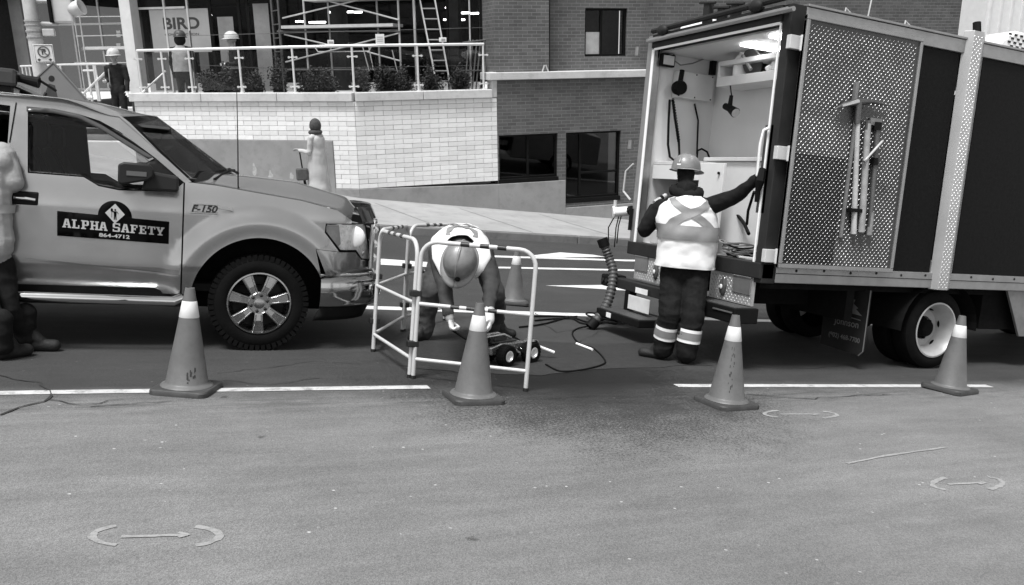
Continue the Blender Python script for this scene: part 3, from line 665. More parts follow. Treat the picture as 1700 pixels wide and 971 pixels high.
panel('side_window', [(xr - .04, 1.42), (xr - .07, 1.84), (-2.45, 1.86), (-2.6, 1.43)], glass('tinted_glass', .15, .3), off=-.03, solid=.004)
panel('mirror_sail', XZ((258, 262), (305, 303), (286, 318), (240, 316), (243, 270)), TRIM, off=.006)
# crease line and lower band of the doors
cz = XZ((40, 428), (300, 457)); cz2 = XZ((40, 431), (300, 460))
panel('crease', [cz[0], cz[1], cz2[1], cz2[0]], PAINT, off=.005, solid=.004)
panel('rocker', [(-2.6, .36), (-.62, .36), (-.62, RK - .006), (-2.6, RK - .006)], GRIM, off=-.02)
# hood, cowl, windshield, roof
he = hoodline; hz = [((lambda p: (p.x, p.z))(FP.at(a, b, -.1))) for a, b in ((352, 286), (400, 290), (480, 299), (560, 323), (598, 342), (612, 352))]
def interp(tab, x):
    if x <= tab[0][0]: return tab[0][1]
    for (a, b), (c, d) in zip(tab[:-1], tab[1:]):
        if x <= c: return b + (d - b) * (x - a) / (c - a)
    return tab[-1][1]
x0h, x1h = he[0][0] + .02, he[-1][0] - .03
def hood(u, v):
    s = 2 * v - 1; a = abs(s); xe = x0h + (x1h - x0h) * u; x = xe + (.10 + .07 * u) * (1 - a ** 2.2)
    ze = interp(he, xe); zc = interp(hz, x); k = 1 - a ** 2.6
    z = ze + (max(zc, ze + .02) - ze) * (sstep(1.0, .62, a) * .8 + .2 * k) - .05 * sstep(.93, 1, u) * 1.0
    yv = (ysd(xe, ze) - .004) * s; return (x, yv, z + .004)
P('hood', MB().grid(hood, 40, 48), PAINT, pk, smooth=179)
wb, wt = PK(322, 303), PK(197, 194); ct_, cb_ = FP.at(262, 194, -.1), FP.at(388, 288, -.1)
def wsh(u, v, off=0.):
    s = 2 * v - 1; p = wb.lerp(wt, u); bow = cb_.x - wb.x + (ct_.x - wt.x - cb_.x + wb.x) * u; k = 1 - abs(s) ** 2.4
    return Vector((p.x + bow * k + off, p.y * -s * -1 if False else abs(p.y) * s, p.z + (cb_.z - wb.z + (ct_.z - wt.z - cb_.z + wb.z) * u) * k + off * .5))
P('windshield', MB().grid(wsh, 12, 24), glass('windshield_glass', .3, .1, .02, .22), pk, smooth=60)
P('cowl', MB().grid(lambda u, v: (lambda p, s: Vector((p.x - .03 + u * .11, p.y, p.z - .02 + .012 * u)))(wsh(0, v), v), 3, 24), TRIM, pk, smooth=60)
def roofs(u, v):
    s = 2 * v - 1; fr_ = wsh(1.0, v); xe = -2.55; x = fr_.x + (xe - fr_.x) * u; zt = 1.905 - .0 * u
    e = top[2][1]; zz = fr_.z + (e + .03 * (1 - s * s) - fr_.z) * sstep(0, .3, u); yy = abs(wt.y) + .02 * min(1, u * 5) if False else interp([(-3, .80), (top[4][0] - .3, .80), (top[4][0], abs(wt.y))], x)
    return (x, yy * s, zz)
P('roof', MB().grid(roofs, 24, 20), PAINT, pk, smooth=60, solid=.006)
P('cab_back', box(-2.72, -2.68, -.9, .9, .6, 1.45), PAINT, pk, bevel=.02); P('rear_window', MB().add([(-2.7, -.8, 1.46), (-2.7, .8, 1.46), (-2.52, .72, 1.86), (-2.52, -.72, 1.86)], [(0, 1, 2, 3)]), glass('tinted_glass', .15, .3), pk)
P('bed_floor', MB().box(-4.72, -2.74, -.86, .86, .8, .84).box(-4.76, -4.7, -.92, .92, .6, 1.36), PAINT, pk)
# inside of the cab: floor, dash, seats, wheel
P('dashboard', MB().grid(lambda u, v: (.0 - .55 * u + .12 * (1 - (2 * v - 1) ** 2), -.88 + 1.76 * v, 1.22 + .10 * math.sin(u * 2.4)), 6, 10), M('dash', .10, .7), pk, smooth=60)
P('cab_floor', MB().box(-2.66, .05, -.93, .93, .5, .56).box(-.62, -.55, -.9, .9, .56, 1.2), INT, pk)
P('door_lining', MB().box(xr + .02, sx - .05, -.93, -.90, .56, beltf[3][1] - .02), INT, pk); P('door_lining', MB().box(-2.6, sx - .05, .90, .93, .56, beltf[3][1] - .02), INT, pk)
for s9 in (-1, 1): P('hinge_pillar', MB().box(sx - .049, sx + .06, s9 * .90 - .03, s9 * .90 + .03, .5, seam[1] - .02), DARK, pk)
def seat(x, y):
    t = MB(); t.tube([(x + .45, y, .95), (x, y, .93)], [.12, .14], 10, flat=1.0); t.box(x - .1, x + .5, y - .26, y + .26, .8, 1.02)
    t.grid(lambda u, v: (x - .05 - .28 * u - .05 * math.cos((v - .5) * 3), y - .27 + .54 * v, .95 + .62 * u), 6, 8); t.grid(lambda u, v: (x - .2 - .28 * u, y - .27 + .54 * v, .95 + .62 * u), 6, 8)
    o = P('seat', t, INT, pk, bevel=.02); P('headrest', box(x - .42, x - .3, y - .14, y + .14, 1.56, 1.78), INT, o, bevel=.05)
for x in (-1.35, -2.3):
    for y in (-.45, .45): seat(x, y)
xf = FP.at(148, 240, .84).x
P('pillar_lining', MB().prism([(-2.5, 1.28), (xf + .03, 1.28), (xf - .03, 1.84), (-2.4, 1.84)], .79, .83), INT, pk)
P('headliner', box(-2.5, -.75, -.72, .72, 1.80, 1.82), M('headliner', .08, .9), pk)
P('steering_wheel', MB().tube([(-.72 - .1 * math.sin(a), .45 + .19 * math.cos(a), 1.22 + .17 * math.sin(a)) for a in [i * math.pi / 10 for i in range(20)]], .018, 6, closed=True).tube([(-.55, .45, 1.1), (-.74, .45, 1.24)], .03, 8), INT, pk)
P('paper', MB().add([(-.12, .1, 1.335), (.06, .12, 1.325), (.08, .45, 1.325), (-.1, .43, 1.335)], [(0, 1, 2, 3)]), M('paper', .75, .8), pk)
# wipers, antenna
for v0, v1 in ((.08, .42), (.5, .84)):
    P('wiper', MB().tube([wsh(-.02, v0, .03), wsh(.05, (v0 + v1) / 2, .04), wsh(.035, v1, .03)], .012, 6), BLK, pk)
ab = PK(396, 320); ab = Vector((ab.x, ab.y + .05, ab.z)); at_ = FP.at(393, 150, ab.y + .05)
an = P('antenna', MB().tube([ab, ab.lerp(at_, .5) + Vector((.003, 0, 0)), at_], [.006, .0045, .003], 6), BLK, pk); P('antenna_base', MB().lathe([(.035, 0), (.03, .012), (.012, .03), (.006, .05)], 12, T=Matrix.Translation(ab)), BLK, an, smooth=50)
# mirror
mp_ = PK(235, 292); my = -1.12
mh = MB(); c0 = FP.at(197, 268, my - .05); c1 = FP.at(277, 318, my - .05)
mh.prism([(c0.x, c0.z - .02), (c0.x + .04, c0.z), (c0.x + .22, c0.z - .005), (c0.x + .25, c0.z - .05), (c0.x + .25, c1.z + .11), (c0.x + .21, c1.z + .075), (c0.x + .02, c1.z + .03), (c0.x, c1.z + .05)], my - .12, my + .09)
mi = P('door_mirror', mh, M('mirror_black', .02, .5, var=.15, spec=.15), pk, bevel=.02, smooth=60)
P('mirror_arm', MB().prism([(c0.x + .2, c1.z + .15), (c0.x + .43, c1.z + .12), (c0.x + .43, c1.z), (c0.x + .16, c1.z - .0)], my - .04, -.86), M('mirror_black', .03, .5), mi, bevel=.02)
P('mirror_cap_line', MB().box(c0.x + .06, c0.x + .2, my - .125, my - .12, c1.z + .105, c1.z + .14), M('mirror_grey', .09, .4), mi)
mirror(mi)
# handle
h0, h1 = PK(19, 316), PK(64, 342)
hb = P('door_handle', MB().box(h0.x, h1.x, h0.y - .014, h0.y + .03, h1.z, h0.z), TRIM, pk, bevel=.012)
P('handle_bar', MB().tube([(h0.x + .02, h0.y - .03, h0.z - .05), (h0.x + .1, h0.y - .04, h0.z - .052), (h1.x - .02, h0.y - .03, h0.z - .06)], .014, 8), CHROME, hb, smooth=60)
# door sign (flat magnetic sign) with its writing
SGN = M('sign_black', .003, .7, var=.1, spec=.04); INK = M('sign_ink', .42, .6, var=.03)
q0, q1, q2, q3 = [(lambda p: (p.x, p.z))(PK(*q)) for q in ((95, 350), (281, 368), (280, 405), (95, 391))]
def sgn(u, v): a = (q3[0] + (q2[0] - q3[0]) * u, q3[1] + (q2[1] - q3[1]) * u); b = (q0[0] + (q1[0] - q0[0]) * u, q0[1] + (q1[1] - q0[1]) * u); return (a[0] + (b[0] - a[0]) * v, a[1] + (b[1] - a[1]) * v)
dome = [sgn(.505 + .152 * math.cos(a), 1 + .66 * math.sin(a)) for a in [math.pi * i / 16 for i in range(17)]]
sp = panel('door_sign', [sgn(0, 0), sgn(1, 0), sgn(1, 1)] + dome + [sgn(0, 1)], SGN, off=.004, both=False, solid=.002)
SL = {'A': ['p1,0,2.6,7,1.5', 'p5,0,3.4,7,1.5', '1.9,2,4.3,3', '0,0,2.5,.95', '3.6,0,6.1,.95', '1.9,6.1,3.6,7'], 'L': ['1,0,2.6,7', '.2,6.1,3.5,7', '.2,0,5.4,1', '4.5,0,5.4,2.7'],
      'P': ['1,0,2.6,7', '.2,6.1,2.6,7', '.2,0,3.6,.95', '2,6,4.9,7', '2,2.7,4.9,3.7', '4.1,3.2,5.6,6.6'], 'H': ['.8,0,2.3,7', '4.1,0,5.6,7', '2,3,4.4,4', '.1,6.1,2.9,7', '.1,0,2.9,.95', '3.5,6.1,6.3,7', '3.5,0,6.3,.95'],
      'S': ['1,6,4.9,7', '1,3,5,4', '1,0,5,1', '.4,3.4,1.9,6.6', '4.1,.4,5.6,3.6', '4.7,4.9,5.6,7', '.4,0,1.3,2.1'], 'F': ['1,0,2.6,7', '.2,6.1,5.4,7', '4.5,4.7,5.4,7', '2,3.1,4.2,4', '3.5,2.5,4.2,4.6', '.2,0,3.6,.95'],
      'E': ['1,0,2.6,7', '.2,6.1,5.4,7', '4.5,4.7,5.4,7', '2,3.1,4.2,4', '3.5,2.5,4.2,4.6', '.2,0,5.5,.95', '4.6,0,5.5,2.4'], 'T': ['2.2,0,3.8,7', '.2,6.1,5.8,7', '.2,4.7,1.1,7', '4.9,4.7,5.8,7', '1.2,0,4.8,.95'],
      'Y': ['p1,7,2.6,3,1.6', 'p5,7,3.4,3,1.6', '2.2,0,3.8,3.4', '0,6.1,2.6,7', '3.5,6.1,6.1,7', '1.2,0,4.8,.95']}
def put(poly, lift, mb):
    pts = [sgn(*q) for q in poly]; mb.add([(a, -ysd(a, b) - lift, b) for a, b in pts], [tuple(range(len(pts)))])
lt = MB(); adv = 6.35; word = 'ALPHA SAFETY'; wid = sum(adv if c != ' ' else 3 for c in word); xcur = 0; k_ = 0
for ch in word:
    if ch == ' ': xcur += 3; P('lettering', lt, INK, sp); lt = MB(); continue
    for j, r_ in enumerate(SL[ch]):
        k_ += 1; lf = .0075 + .0004 * (j % 6)
        if r_[0] == 'p':
            a, b, c, d, w_ = map(float, r_[1:].split(',')); pol = [(a - w_ / 2, b), (a + w_ / 2, b), (c + w_ / 2, d), (c - w_ / 2, d)]
        else: a, b, c, d = map(float, r_.split(',')); pol = [(a, b), (c, b), (c, d), (a, d)]
        put([(.045 + .915 * (xcur + x) / wid, .36 + .36 * y / 7) for x, y in pol], lf, lt)
    xcur += adv
P('lettering', lt, INK, sp)
vs, fs = text_mesh('864-4712', 1., .025); mx = max(v[0] for v in vs)
nm = MB(); nm.add([(lambda q: (q[0], -ysd(*q) - .0078, q[1]))(sgn(.365 + .275 * v[0] / mx, .10 + .155 * v[1] / .73)) for v in vs], fs); P('lettering', nm, INK, sp)
dm = MB(); put([(.505 - .088, 1.12), (.505, .70), (.505 + .088, 1.12), (.505, 1.54)], .0075, dm); P('diamond', dm, INK, sp)
pg = MB()
for pol in ([(.495, 1.0), (.518, 1.0), (.52, 1.22), (.493, 1.22)], [(.494, .86), (.503, .86), (.506, 1.0), (.495, 1.0)], [(.511, .86), (.52, .86), (.518, 1.0), (.507, 1.0)], [(.475, 1.24), (.48, 1.19), (.495, 1.16), (.495, 1.22)], [(.52, 1.2), (.534, 1.1), (.538, 1.13), (.522, 1.23)], [(.500, 1.24), (.513, 1.24), (.514, 1.32), (.499, 1.32)], [(.466, 1.2), (.486, 1.2), (.486, 1.33), (.466, 1.33)], [(.474, .95), (.478, .95), (.478, 1.2), (.474, 1.2)]): put(pol, .0082 + .0002 * len(pg.f), pg)
P('flagger_symbol', pg, SGN, sp)
# badge on the fender
vs, fs = text_mesh('F-150', 1., .03, .25); mx = max(v[0] for v in vs); e0, e1 = XZ((317, 352), (362, 339)); bz = XZ((317, 353), (362, 355))
bd = MB(); bd.add([(e0[0] + (e1[0] - e0[0]) * v[0] / mx, -ysd(e0[0] + .1, 1.15) - .012, bz[0][1] + .012 + (bz[1][1] - bz[0][1]) * v[0] / mx + .055 * v[1] / .73) for v in vs], fs)
bo = P('badge', bd, M('badge_dark', .03, .3, .5), pk, solid=.01); e2 = XZ((358, 345), (386, 350))
P('badge_bar', MB().add([(e2[0][0], -ysd(*e2[0]) - .01, e2[0][1]), (e2[1][0], -ysd(*e2[1]) - .01, e2[1][1]), (e2[1][0], -ysd(*e2[1]) - .01, e2[1][1] + .02), (e2[0][0], -ysd(*e2[0]) - .01, e2[0][1] + .022)], [(0, 1, 2, 3)]), CHROME, bo, solid=.008)
P('badge_outline', MB().tube([(e0[0] - .01, -ysd(e0[0], 1.15) - .006, bz[0][1] + .003), (e1[0], -ysd(e1[0], 1.15) - .006, bz[1][1] + .003)], .008, 6), CHROME, bo)
P('badge_outline', MB().tube([(e0[0] + .02, -ysd(e0[0], 1.15) - .006, bz[0][1] + .073), (e1[0], -ysd(e1[0], 1.15) - .006, bz[1][1] + .073)], .007, 6), CHROME, bo)
# headlights
def HL(px, py): p = PK(px, py); return p
hpx = [(584, 372), (607, 371), (614, 431), (600, 430), (591, 416), (565, 416), (541, 385), (542, 372)]
hp = [(lambda p: (p.x, p.z))(PK(*q)) for q in hpx]
hd = side_mesh(hp, -.012, .03).build('headlight', M('lamp_reflector', .85, .3, .15, var=.25, vs=14), pk, smooth=50); 
for kk, pol in (('lamp_lens', hp),): P(kk, side_mesh(pol, .002, .03), glass('lamp_glass', .9, .3), hd)
P('lamp_rim', MB().tube([(a, -ysd(a, b) + .002, b) for a, b in hp], .007, 6, closed=True), TRIM, hd)
sg_ = side_mesh([(lambda p: (p.x, p.z))(PK(*q)) for q in ((543, 374), (563, 374), (566, 405), (560, 411), (543, 386))], -.008, .03); P('side_marker', sg_, M('marker', .3, .25), hd)
P('bulb', MB().sphere(PK(588, 393) + Vector((0, .012, 0)), (.10, .02, .095), 12), M('lamp_bowl', .9, .3, .0), hd, smooth=80); P('turn_lamp', MB().sphere(PK(602, 420) + Vector((0, .02, 0)), (.02, .02, .03), 8), CHROME, hd, smooth=80)
mirror(hd)
# grille, hood deflector, bumper
gx = .88
def plan(s):                                                # front outline in plan, s -1..1
    a = abs(s); return Vector((1.13 - .18 * a ** 2.4 - .42 * max(0, a - .72) ** 1.3 * 1.6, s * .93, 0))
gr = P('grille', MB().grid(lambda u, v: (lambda p: (p.x - .06, p.y, .72 + .42 * u))(plan((2 * v - 1) * .74)), 4, 24), DARK, pk)
for z in (.8, .93, 1.06): P('grille_bar', MB().tube([(lambda p: (p.x - .035, p.y, z))(plan(-.74 + 1.48 * i / 20)) for i in range(21)], .032, 8, flat=.8), CHROME, gr, smooth=60)
P('grille_frame', MB().tube([(lambda p: (p.x - .04, p.y, 1.155))(plan(-.76 + 1.52 * i / 20)) for i in range(21)], .022, 8), CHROME, gr, smooth=60)
for sg2 in (-1, 1): P('grille_frame', MB().tube([(plan(.755 * sg2).x - .045, plan(.755 * sg2).y, z) for z in (.72, 1.16)], .024, 8), CHROME, gr, smooth=60)
P('hood_deflector', MB().grid(lambda u, v: (lambda p: Vector((p.x - .02 - .07 * u, p.y * 1.0, 1.115 + .155 * u + .03 * (1 - (2 * v - 1) ** 2))))(plan((2 * v - 1) * .93)), 4, 30), M('deflector', .015, .12), pk, smooth=60, solid=.006)
def bpath(s):
    a = abs(s)
    if a < .72: p = plan(a / .72 * .86)
    else: t = (a - .72) / .28; q = plan(.86); p = Vector((q.x + (.50 - q.x) * t, q.y + (.985 - q.y) * math.sin(t * math.pi / 2) ** .8, 0))
    return Vector((p.x, p.y * (1 if s > 0 else -1), 0))
prof = [(-.07, .665), (.0, .66), (.035, .63), (.045, .55), (.03, .46), (.0, .40), (-.06, .375)]
def bump(u, v):
    s = 2 * v - 1; p = bpath(s); d = bpath(min(1, s + .01)) - bpath(max(-1, s - .01)); d.normalize(); n_ = Vector((d.y, -d.x, 0)); i = u * (len(prof) - 1); a = prof[min(int(i), len(prof) - 2)]; b = prof[min(int(i) + 1, len(prof) - 1)]; t = i - min(int(i), len(prof) - 2)
    o_ = a[0] + (b[0] - a[0]) * t; z = a[1] + (b[1] - a[1]) * t; return p + n_ * o_ + Vector((0, 0, z))
bm_ = P('bumper', MB().grid(bump, 18, 70), M('bumper_chrome', .42, .14, 1., var=.05), pk, smooth=60)
P('bumper_edge', MB().tube([bump(.1, i / 40) + Vector((0, 0, .012)) for i in range(41)], .012, 6), CHROME, bm_, smooth=60)
P('air_dam', MB().grid(lambda u, v: (lambda p: Vector((p.x - .05 - .06 * u, p.y * .97, .40 - .13 * u)))(bpath((2 * v - 1) * .96)), 3, 40), BLK, pk, smooth=60, solid=.01)
for sg2 in (-1, 1):
    c = bump(.52, .5 + sg2 * .345); dd = Vector((.72, .70 * sg2, 0)); tt = Matrix.Translation(c) @ dd.to_track_quat('Z', 'Y').to_matrix().to_4x4()
    fg = P('fog_lamp', MB().lathe([(.001, .012), (.06, .014), (.07, .02)], 20, tt), M('fog_dark', .01, .2), bm_); P('fog_ring', MB().lathe([(.068, .0), (.074, .022), (.066, .024), (.062, .006)], 20, tt), CHROME, fg, smooth=60)
# running board, chassis
P('running_board', MB().tube([(-.62, -.97, .44), (-.68, -1.03, .42), (-2.5, -1.03, .44), (-2.56, -.97, .46)], .04, 10), CHROME, pk, smooth=60)
P('running_board', MB().tube([(-.62, .97, .44), (-.68, 1.03, .42), (-2.5, 1.03, .44), (-2.56, .97, .46)], .04, 10), CHROME, pk, smooth=60)
P('chassis', MB().box(-4.6, .6, -.5, .5, .3, .6).box(-3.1, -2.72, -.9, .9, .45, .8).box(-2.7, -.65, -.93, .93, .44, .5).box(.05, .75, -.62, .62, .5, 1.1), DARK, pk)
for sg2 in (-1, 1):
    for xw in (0, -3.68):
        lin = MB(); lin.grid(lambda u, v: (xw + .56 * math.cos(R_(-5 + 190 * v)), sg2 * (.60 + .355 * u), .42 + .56 * math.sin(R_(-5 + 190 * v))), 2, 24); lin.add([(xw + .58 * math.cos(R_(-8 + 196 * i / 20)), sg2 * .6, .42 + .58 * math.sin(R_(-8 + 196 * i / 20))) for i in range(21)], [tuple(range(21))]); P('wheel_liner', lin, DARK, pk)
# wheels
def wheel(par, x, y, side, R0=.413, Rr=.268, wdt=.25):
    Tm = Matrix.Translation((x, y, R0)) @ Matrix.Rotation(R_(90) * (1 if side < 0 else -1), 4, 'X')
    w2 = wdt / 2
    ty = P('wheel', MB().lathe([(Rr - .01, -w2 + .02), (Rr + .01, -w2), (Rr + .06, -w2 - .005), (R0 - .04, -w2 + .01), (R0 - .014, -w2 + .03), (R0 - .011, 0), (R0 - .014, w2 - .03), (R0 - .04, w2 - .01), (Rr + .06, w2 + .005), (Rr + .012, w2), (Rr - .006, w2 - .012), (Rr - .02, w2 - .05)], 64, Tm, False), RUB, par, smooth=35)
    tr = MB()
    for i in range(52):
        a = 2 * math.pi * i / 52; rt = Matrix.Rotation(a, 4, 'Z')
        for s2 in (-1, 1): tr.box(R0 - .05, R0 - .004, -.0165, .0165, s2 * (w2 - .055) - .05 if s2 > 0 else -w2 + .004, (w2 - .004) if s2 > 0 else -w2 + .105, T=Tm @ rt)
        tr.box(R0 - .03, R0 - .0025, -.019, .019, -.03, .03, T=Tm @ Matrix.Rotation(a + .05, 4, 'Z'))
    tag(P('tread', tr, RUB, ty), None, None, kind='stuff')
    RIM = M('alloy', .32, .25, 1., var=.1, vs=10)
    rm = P('rim', MB().lathe([(Rr - .002, w2 - .02), (Rr - .006, w2 + .002), (Rr - .018, w2 + .004), (Rr - .026, w2 - .012), (Rr - .03, w2 - .06), (Rr - .06, -w2 + .08), (Rr - .07, -w2 + .06)], 56, Tm, False), RIM, ty, smooth=40)
    P('brake_disc', MB().lathe([(.001, w2 - .13), (Rr - .05, w2 - .13)], 32, Tm), M('disc_dark', .03, .5, .6), rm)
    for i in range(7):
        rt = Tm @ Matrix.Rotation(2 * math.pi * i / 7 + R_(90) * -1 * 1, 4, 'Z'); s_m = MB()
        z0 = w2 - .012
        s_m.add([rt @ Vector(q) for q in ((.075, -.03, z0 - .005), (.15, -.036, z0 + .004), (Rr - .02, -.048, z0 - .004), (Rr - .02, .048, z0 - .004), (.15, .036, z0 + .004), (.075, .03, z0 - .005), (.075, -.034, z0 - .07), (Rr - .02, -.052, z0 - .05), (Rr - .02, .052, z0 - .05), (.075, .034, z0 - .07))], [(0, 1, 4, 5), (1, 2, 3, 4), (0, 6, 7, 2, 1), (5, 4, 3, 8, 9), (2, 7, 8, 3)])
        for s2 in (-1, 1): s_m.tube([rt @ Vector(q) for q in ((.1, s2 * .022, z0 + .001), (.16, s2 * .027, z0 + .006), (Rr - .03, s2 * .036, z0))], .007, 6)
        P('spoke', s_m, RIM, rm, bevel=.004)
    P('hub', MB().lathe([(.10, w2 - .07), (.096, w2 - .022), (.085, w2 - .012), (.046, w2 - .014), (.044, w2 + .012), (.03, w2 + .018), (.001, w2 + .018)], 28, Tm), RIM, rm, smooth=35)
    for i in range(6): a = 2 * math.pi * i / 6 + .3; P('lug_nut', MB().lathe([(.015, w2 - .014), (.014, w2 + .006), (.006, w2 + .01), (.001, w2 + .01)], 8, Tm @ Matrix.Translation((.068 * math.cos(a), .068 * math.sin(a), 0))), M('nut_dark', .05, .25, .9), rm)
    return ty
for xw in (0, -3.68):
    wheel(pk, xw, -.855, -1); wheel(pk, xw, .855, 1)
lb = T('roof_beacon', 'dark beacon bar fixed across the pickup roof at the left picture edge', 'light bar', mat=FP.M)
rz_ = top[1][1] + .045
P('bar', MB().box(-2.1, -1.86, -.62, .62, rz_ + .02, rz_ + .16), M('beacon_dark', .02, .2), lb, bevel=.03); P('mount', MB().box(-2.02, -1.9, -.6, -.5, rz_ - .03, rz_ + .02), BLK, lb); P('mount', MB().box(-2.02, -1.9, .5, .6, rz_ - .03, rz_ + .02), BLK, lb)
P('spot_lamp', MB().cyl((-1.86, -.5, rz_ + .1), (-1.72, -.52, rz_ + .08), .03, .045, 12).tube([(-1.72, -.5, rz_ + .1), (-1.6, -.5, rz_ + .03)], .01, 6), BLK, lb)
# ================================================================ box truck
FT = Frame((5.27, 6.1, 0), (1, 0, 0), (0, 1, 0), (0, 0, 1))
tk = T('box_truck', 'black-sided utility box truck with its rear door folded back showing a white interior', 'truck', mat=FT.M)
ALU = M('aluminium', .33, .38, .75, var=.12, vs=6, dirt=.1); ALUD = M('dull_aluminium', .22, .5, .5, var=.15, vs=5, dirt=.2)
SIDEB = M('black_panel', .005, .5, var=.4, vs=30, spec=.1, bump=.15, bs=9); DK = M('dark_grey_paint', .022, .55, var=.15, spec=.15); INW = M('interior_white', .6, .5, var=.05, vs=2)
PLATE = M('tread_plate', .085, .42, .7, var=.25, vs=2.5, dirt=.2); PLATE2 = M('reflection_dark', .02, .4, .6, var=.2, vs=3); TRD = M('tread_lug', .17, .36, .8, var=.3, vs=2.5); PLATE3 = M('pale_plate', .4, .45, .5, var=.15)
LEN, WID, Z0, Z1 = 4.6, 2.27, 1.03, 3.22
bulk = FT.at(1187, 150, WID - .05).x
# outer shell
P('side_panel', box(.26, 2.18, .0, .03, Z0, Z1), SIDEB, tk); P('side_panel', box(2.52, LEN, .0, .03, Z0, Z1), SIDEB, tk); P('side_panel', box(.1, LEN, WID - .03, WID, Z0, Z1), SIDEB, tk)
fr_ = P('floor_rail', MB().box(.16, LEN, -.025, .06, .87, 1.028), ALU, tk, bevel=.006)
P('rail_groove', MB().box(.16, LEN, -.029, -.026, .955, .962), DK, fr_)
for i in range(12): P('rivet', MB().sphere((.4 + .34 * i, -.027, .99 + .01 * (i % 2)), (.014, .006, .014), 6), DK, fr_)
P('floor_rail', box(.16, LEN, WID - .06, WID + .025, .87, 1.028), ALU, tk, bevel=.006)
P('top_rail', MB().box(.16, LEN, -.03, .08, Z1 + .002, 3.35).box(.16, LEN, -.045, .08, 3.352, 3.375), ALU, tk, bevel=.005); P('top_rail', box(.16, LEN, WID - .08, WID + .03, Z1 + .002, 3.37), ALU, tk, bevel=.005)
P('roof', box(.05, LEN, .08, WID - .08, 3.28, 3.34), ALUD, tk); P('front_wall', box(LEN - .04, LEN, .03, WID - .03, Z0, Z1), SIDEB, tk)
# ribbed strip of tread plate over the side
def treads(x0, x1, z0, z1, fn, pit=.052, L=.017, w_=.0045, h_=.0038):
    m = MB(); nx = int((x1 - x0) / pit * 2); nz = int((z1 - z0) / pit * 2)
    for i in range(nx):
        for j in range(nz):
            if (i + j) % 2: continue
            x = x0 + (i + .5) * pit / 2; z = z0 + (j + .5) * pit / 2; a = R_(38); dx, dz = math.cos(a), math.sin(a)
            p = [(-L, 0, 0), (0, w_, 0), (L, 0, 0), (0, -w_, 0), (-L * .35, 0, h_), (L * .35, 0, h_)]
            m.add([fn(x + s_ * dx - t_ * dz, z + s_ * dz + t_ * dx, d) for s_, t_, d in p], [(0, 3, 4), (3, 5, 4), (3, 2, 5), (2, 1, 5), (1, 4, 5), (1, 0, 4)])
    return m
sp_ = P('side_strip', MB().prism([(2.19, -.001), (2.23, -.09), (2.37, -.09), (2.51, -.001)], .86, 3.44, ax='z'), M('strip_plate', .5, .36, .8, var=.1, vs=2), tk, bevel=.004)
tag(P('tread_pattern', treads(2.232, 2.368, .88, 3.42, lambda x, z, d: (x, -.0905 - d * .9, z)), M('strip_lug', .44, .32, .8), sp_), None, None, kind='stuff')
tag(P('tread_pattern', treads(2.375, 2.50, .88, 3.42, lambda x, z, d: (x, -.09 + (x - 2.37) / .14 * .089 - .001 - d * .9, z)), M('strip_lug', .44, .32, .8), sp_), None, None, kind='stuff')
P('strip_cap', MB().cyl((2.38, .0, 3.44), (2.38, .02, 3.55), .04, n=10), BLK, sp_)
# rear frame
P('rear_post', MB().box(0, .16, -.02, .09, .86, 3.36), DK, tk, bevel=.008); P('rear_post', MB().box(0, .12, WID - .09, WID + .02, .92, 3.36), ALU, tk, bevel=.008)
P('rear_header', MB().box(-.02, .14, .09, WID - .09, 3.215, 3.36), DK, tk, bevel=.006); P('header_trim', MB().box(-.045, -.021, -.0, WID, 3.29, 3.325), ALU, tk, bevel=.004)
P('rear_sill', MB().box(-.02, .14, -.02, WID + .02, .90, 1.045), DK, tk, bevel=.008)
WT = M('white_seal', .85, .5, var=.03)
P('door_seal', MB().box(-.012, .0, .092, .11, 1.047, 3.2).box(-.012, .0, WID - .13, WID - .092, 1.047, 3.2).box(-.012, .0, .11, WID - .13, 3.19, 3.213), WT, tk)
for z in (1.12, 2.05, 3.02): P('hinge', MB().box(-.03, .19, -.075, -.021, z - .06, z + .06).cyl((.1, -.075, z - .07), (.1, -.075, z + .07), .02, n=8), M('hinge_alloy', .6, .4, .4), tk, bevel=.005)
# folded-back door faced with tread plate
dr_ = P('rear_door', MB().box(.09, 1.52, -.115, -.085, 1.02, 3.26), PLATE, tk)
for a in ((.09, 1.52, 1.02, 1.06), (.09, 1.52, 3.22, 3.26), (.09, .125, 1.06, 3.22), (1.485, 1.52, 1.06, 3.22)): P('door_edge', box(a[0], a[1], -.132, -.08, a[2], a[3]), ALU, dr_, bevel=.006)
tag(P('tread_pattern', treads(.13, 1.48, 1.065, 3.215, lambda x, z, d: (x, -.1155 - d, z)), TRD, dr_), None, None, kind='stuff')
P('dark_reflection', MB().box(.13, .74, -.1165, -.1155, 1.07, 2.06), PLATE2, dr_)  # dark sheet added to imitate the worker's dark reflection on the door
# inside
P('bed_floor', box(.14, bulk, .03, WID - .03, 1.0, 1.04), M('floor_grey', .42, .6, var=.15, vs=5), tk)
P('side_lining', box(.12, bulk, WID - .05, WID - .031, 1.04, 3.2), INW, tk); P('side_lining', box(.16, bulk, .031, .045, 1.04, 3.2), INW, tk)
P('bulkhead', box(bulk, bulk + .03, .05, WID - .05, 1.04, 3.2), INW, tk); P('ceiling', box(.14, bulk, .05, WID - .05, 3.19, 3.21), INW, tk)
P('inner_tread_panel', MB().box(.0, .02, .05, .16, 1.5, 2.3), PLATE, tk)
BX = lambda px, py, x=0.: FT.atx(px, py, x)
SD = lambda px, py, y=WID - .05: FT.at(px, py, y)
LMP = emit('truck_lamp', 3.)
for (pa, pb) in (((1268, 36), (1303, 46)), ((1243, 62), (1303, 74))):
    a = FT.atz(pa[0], pb[1], 3.18); b = FT.atz(pb[0], pa[1], 3.18)
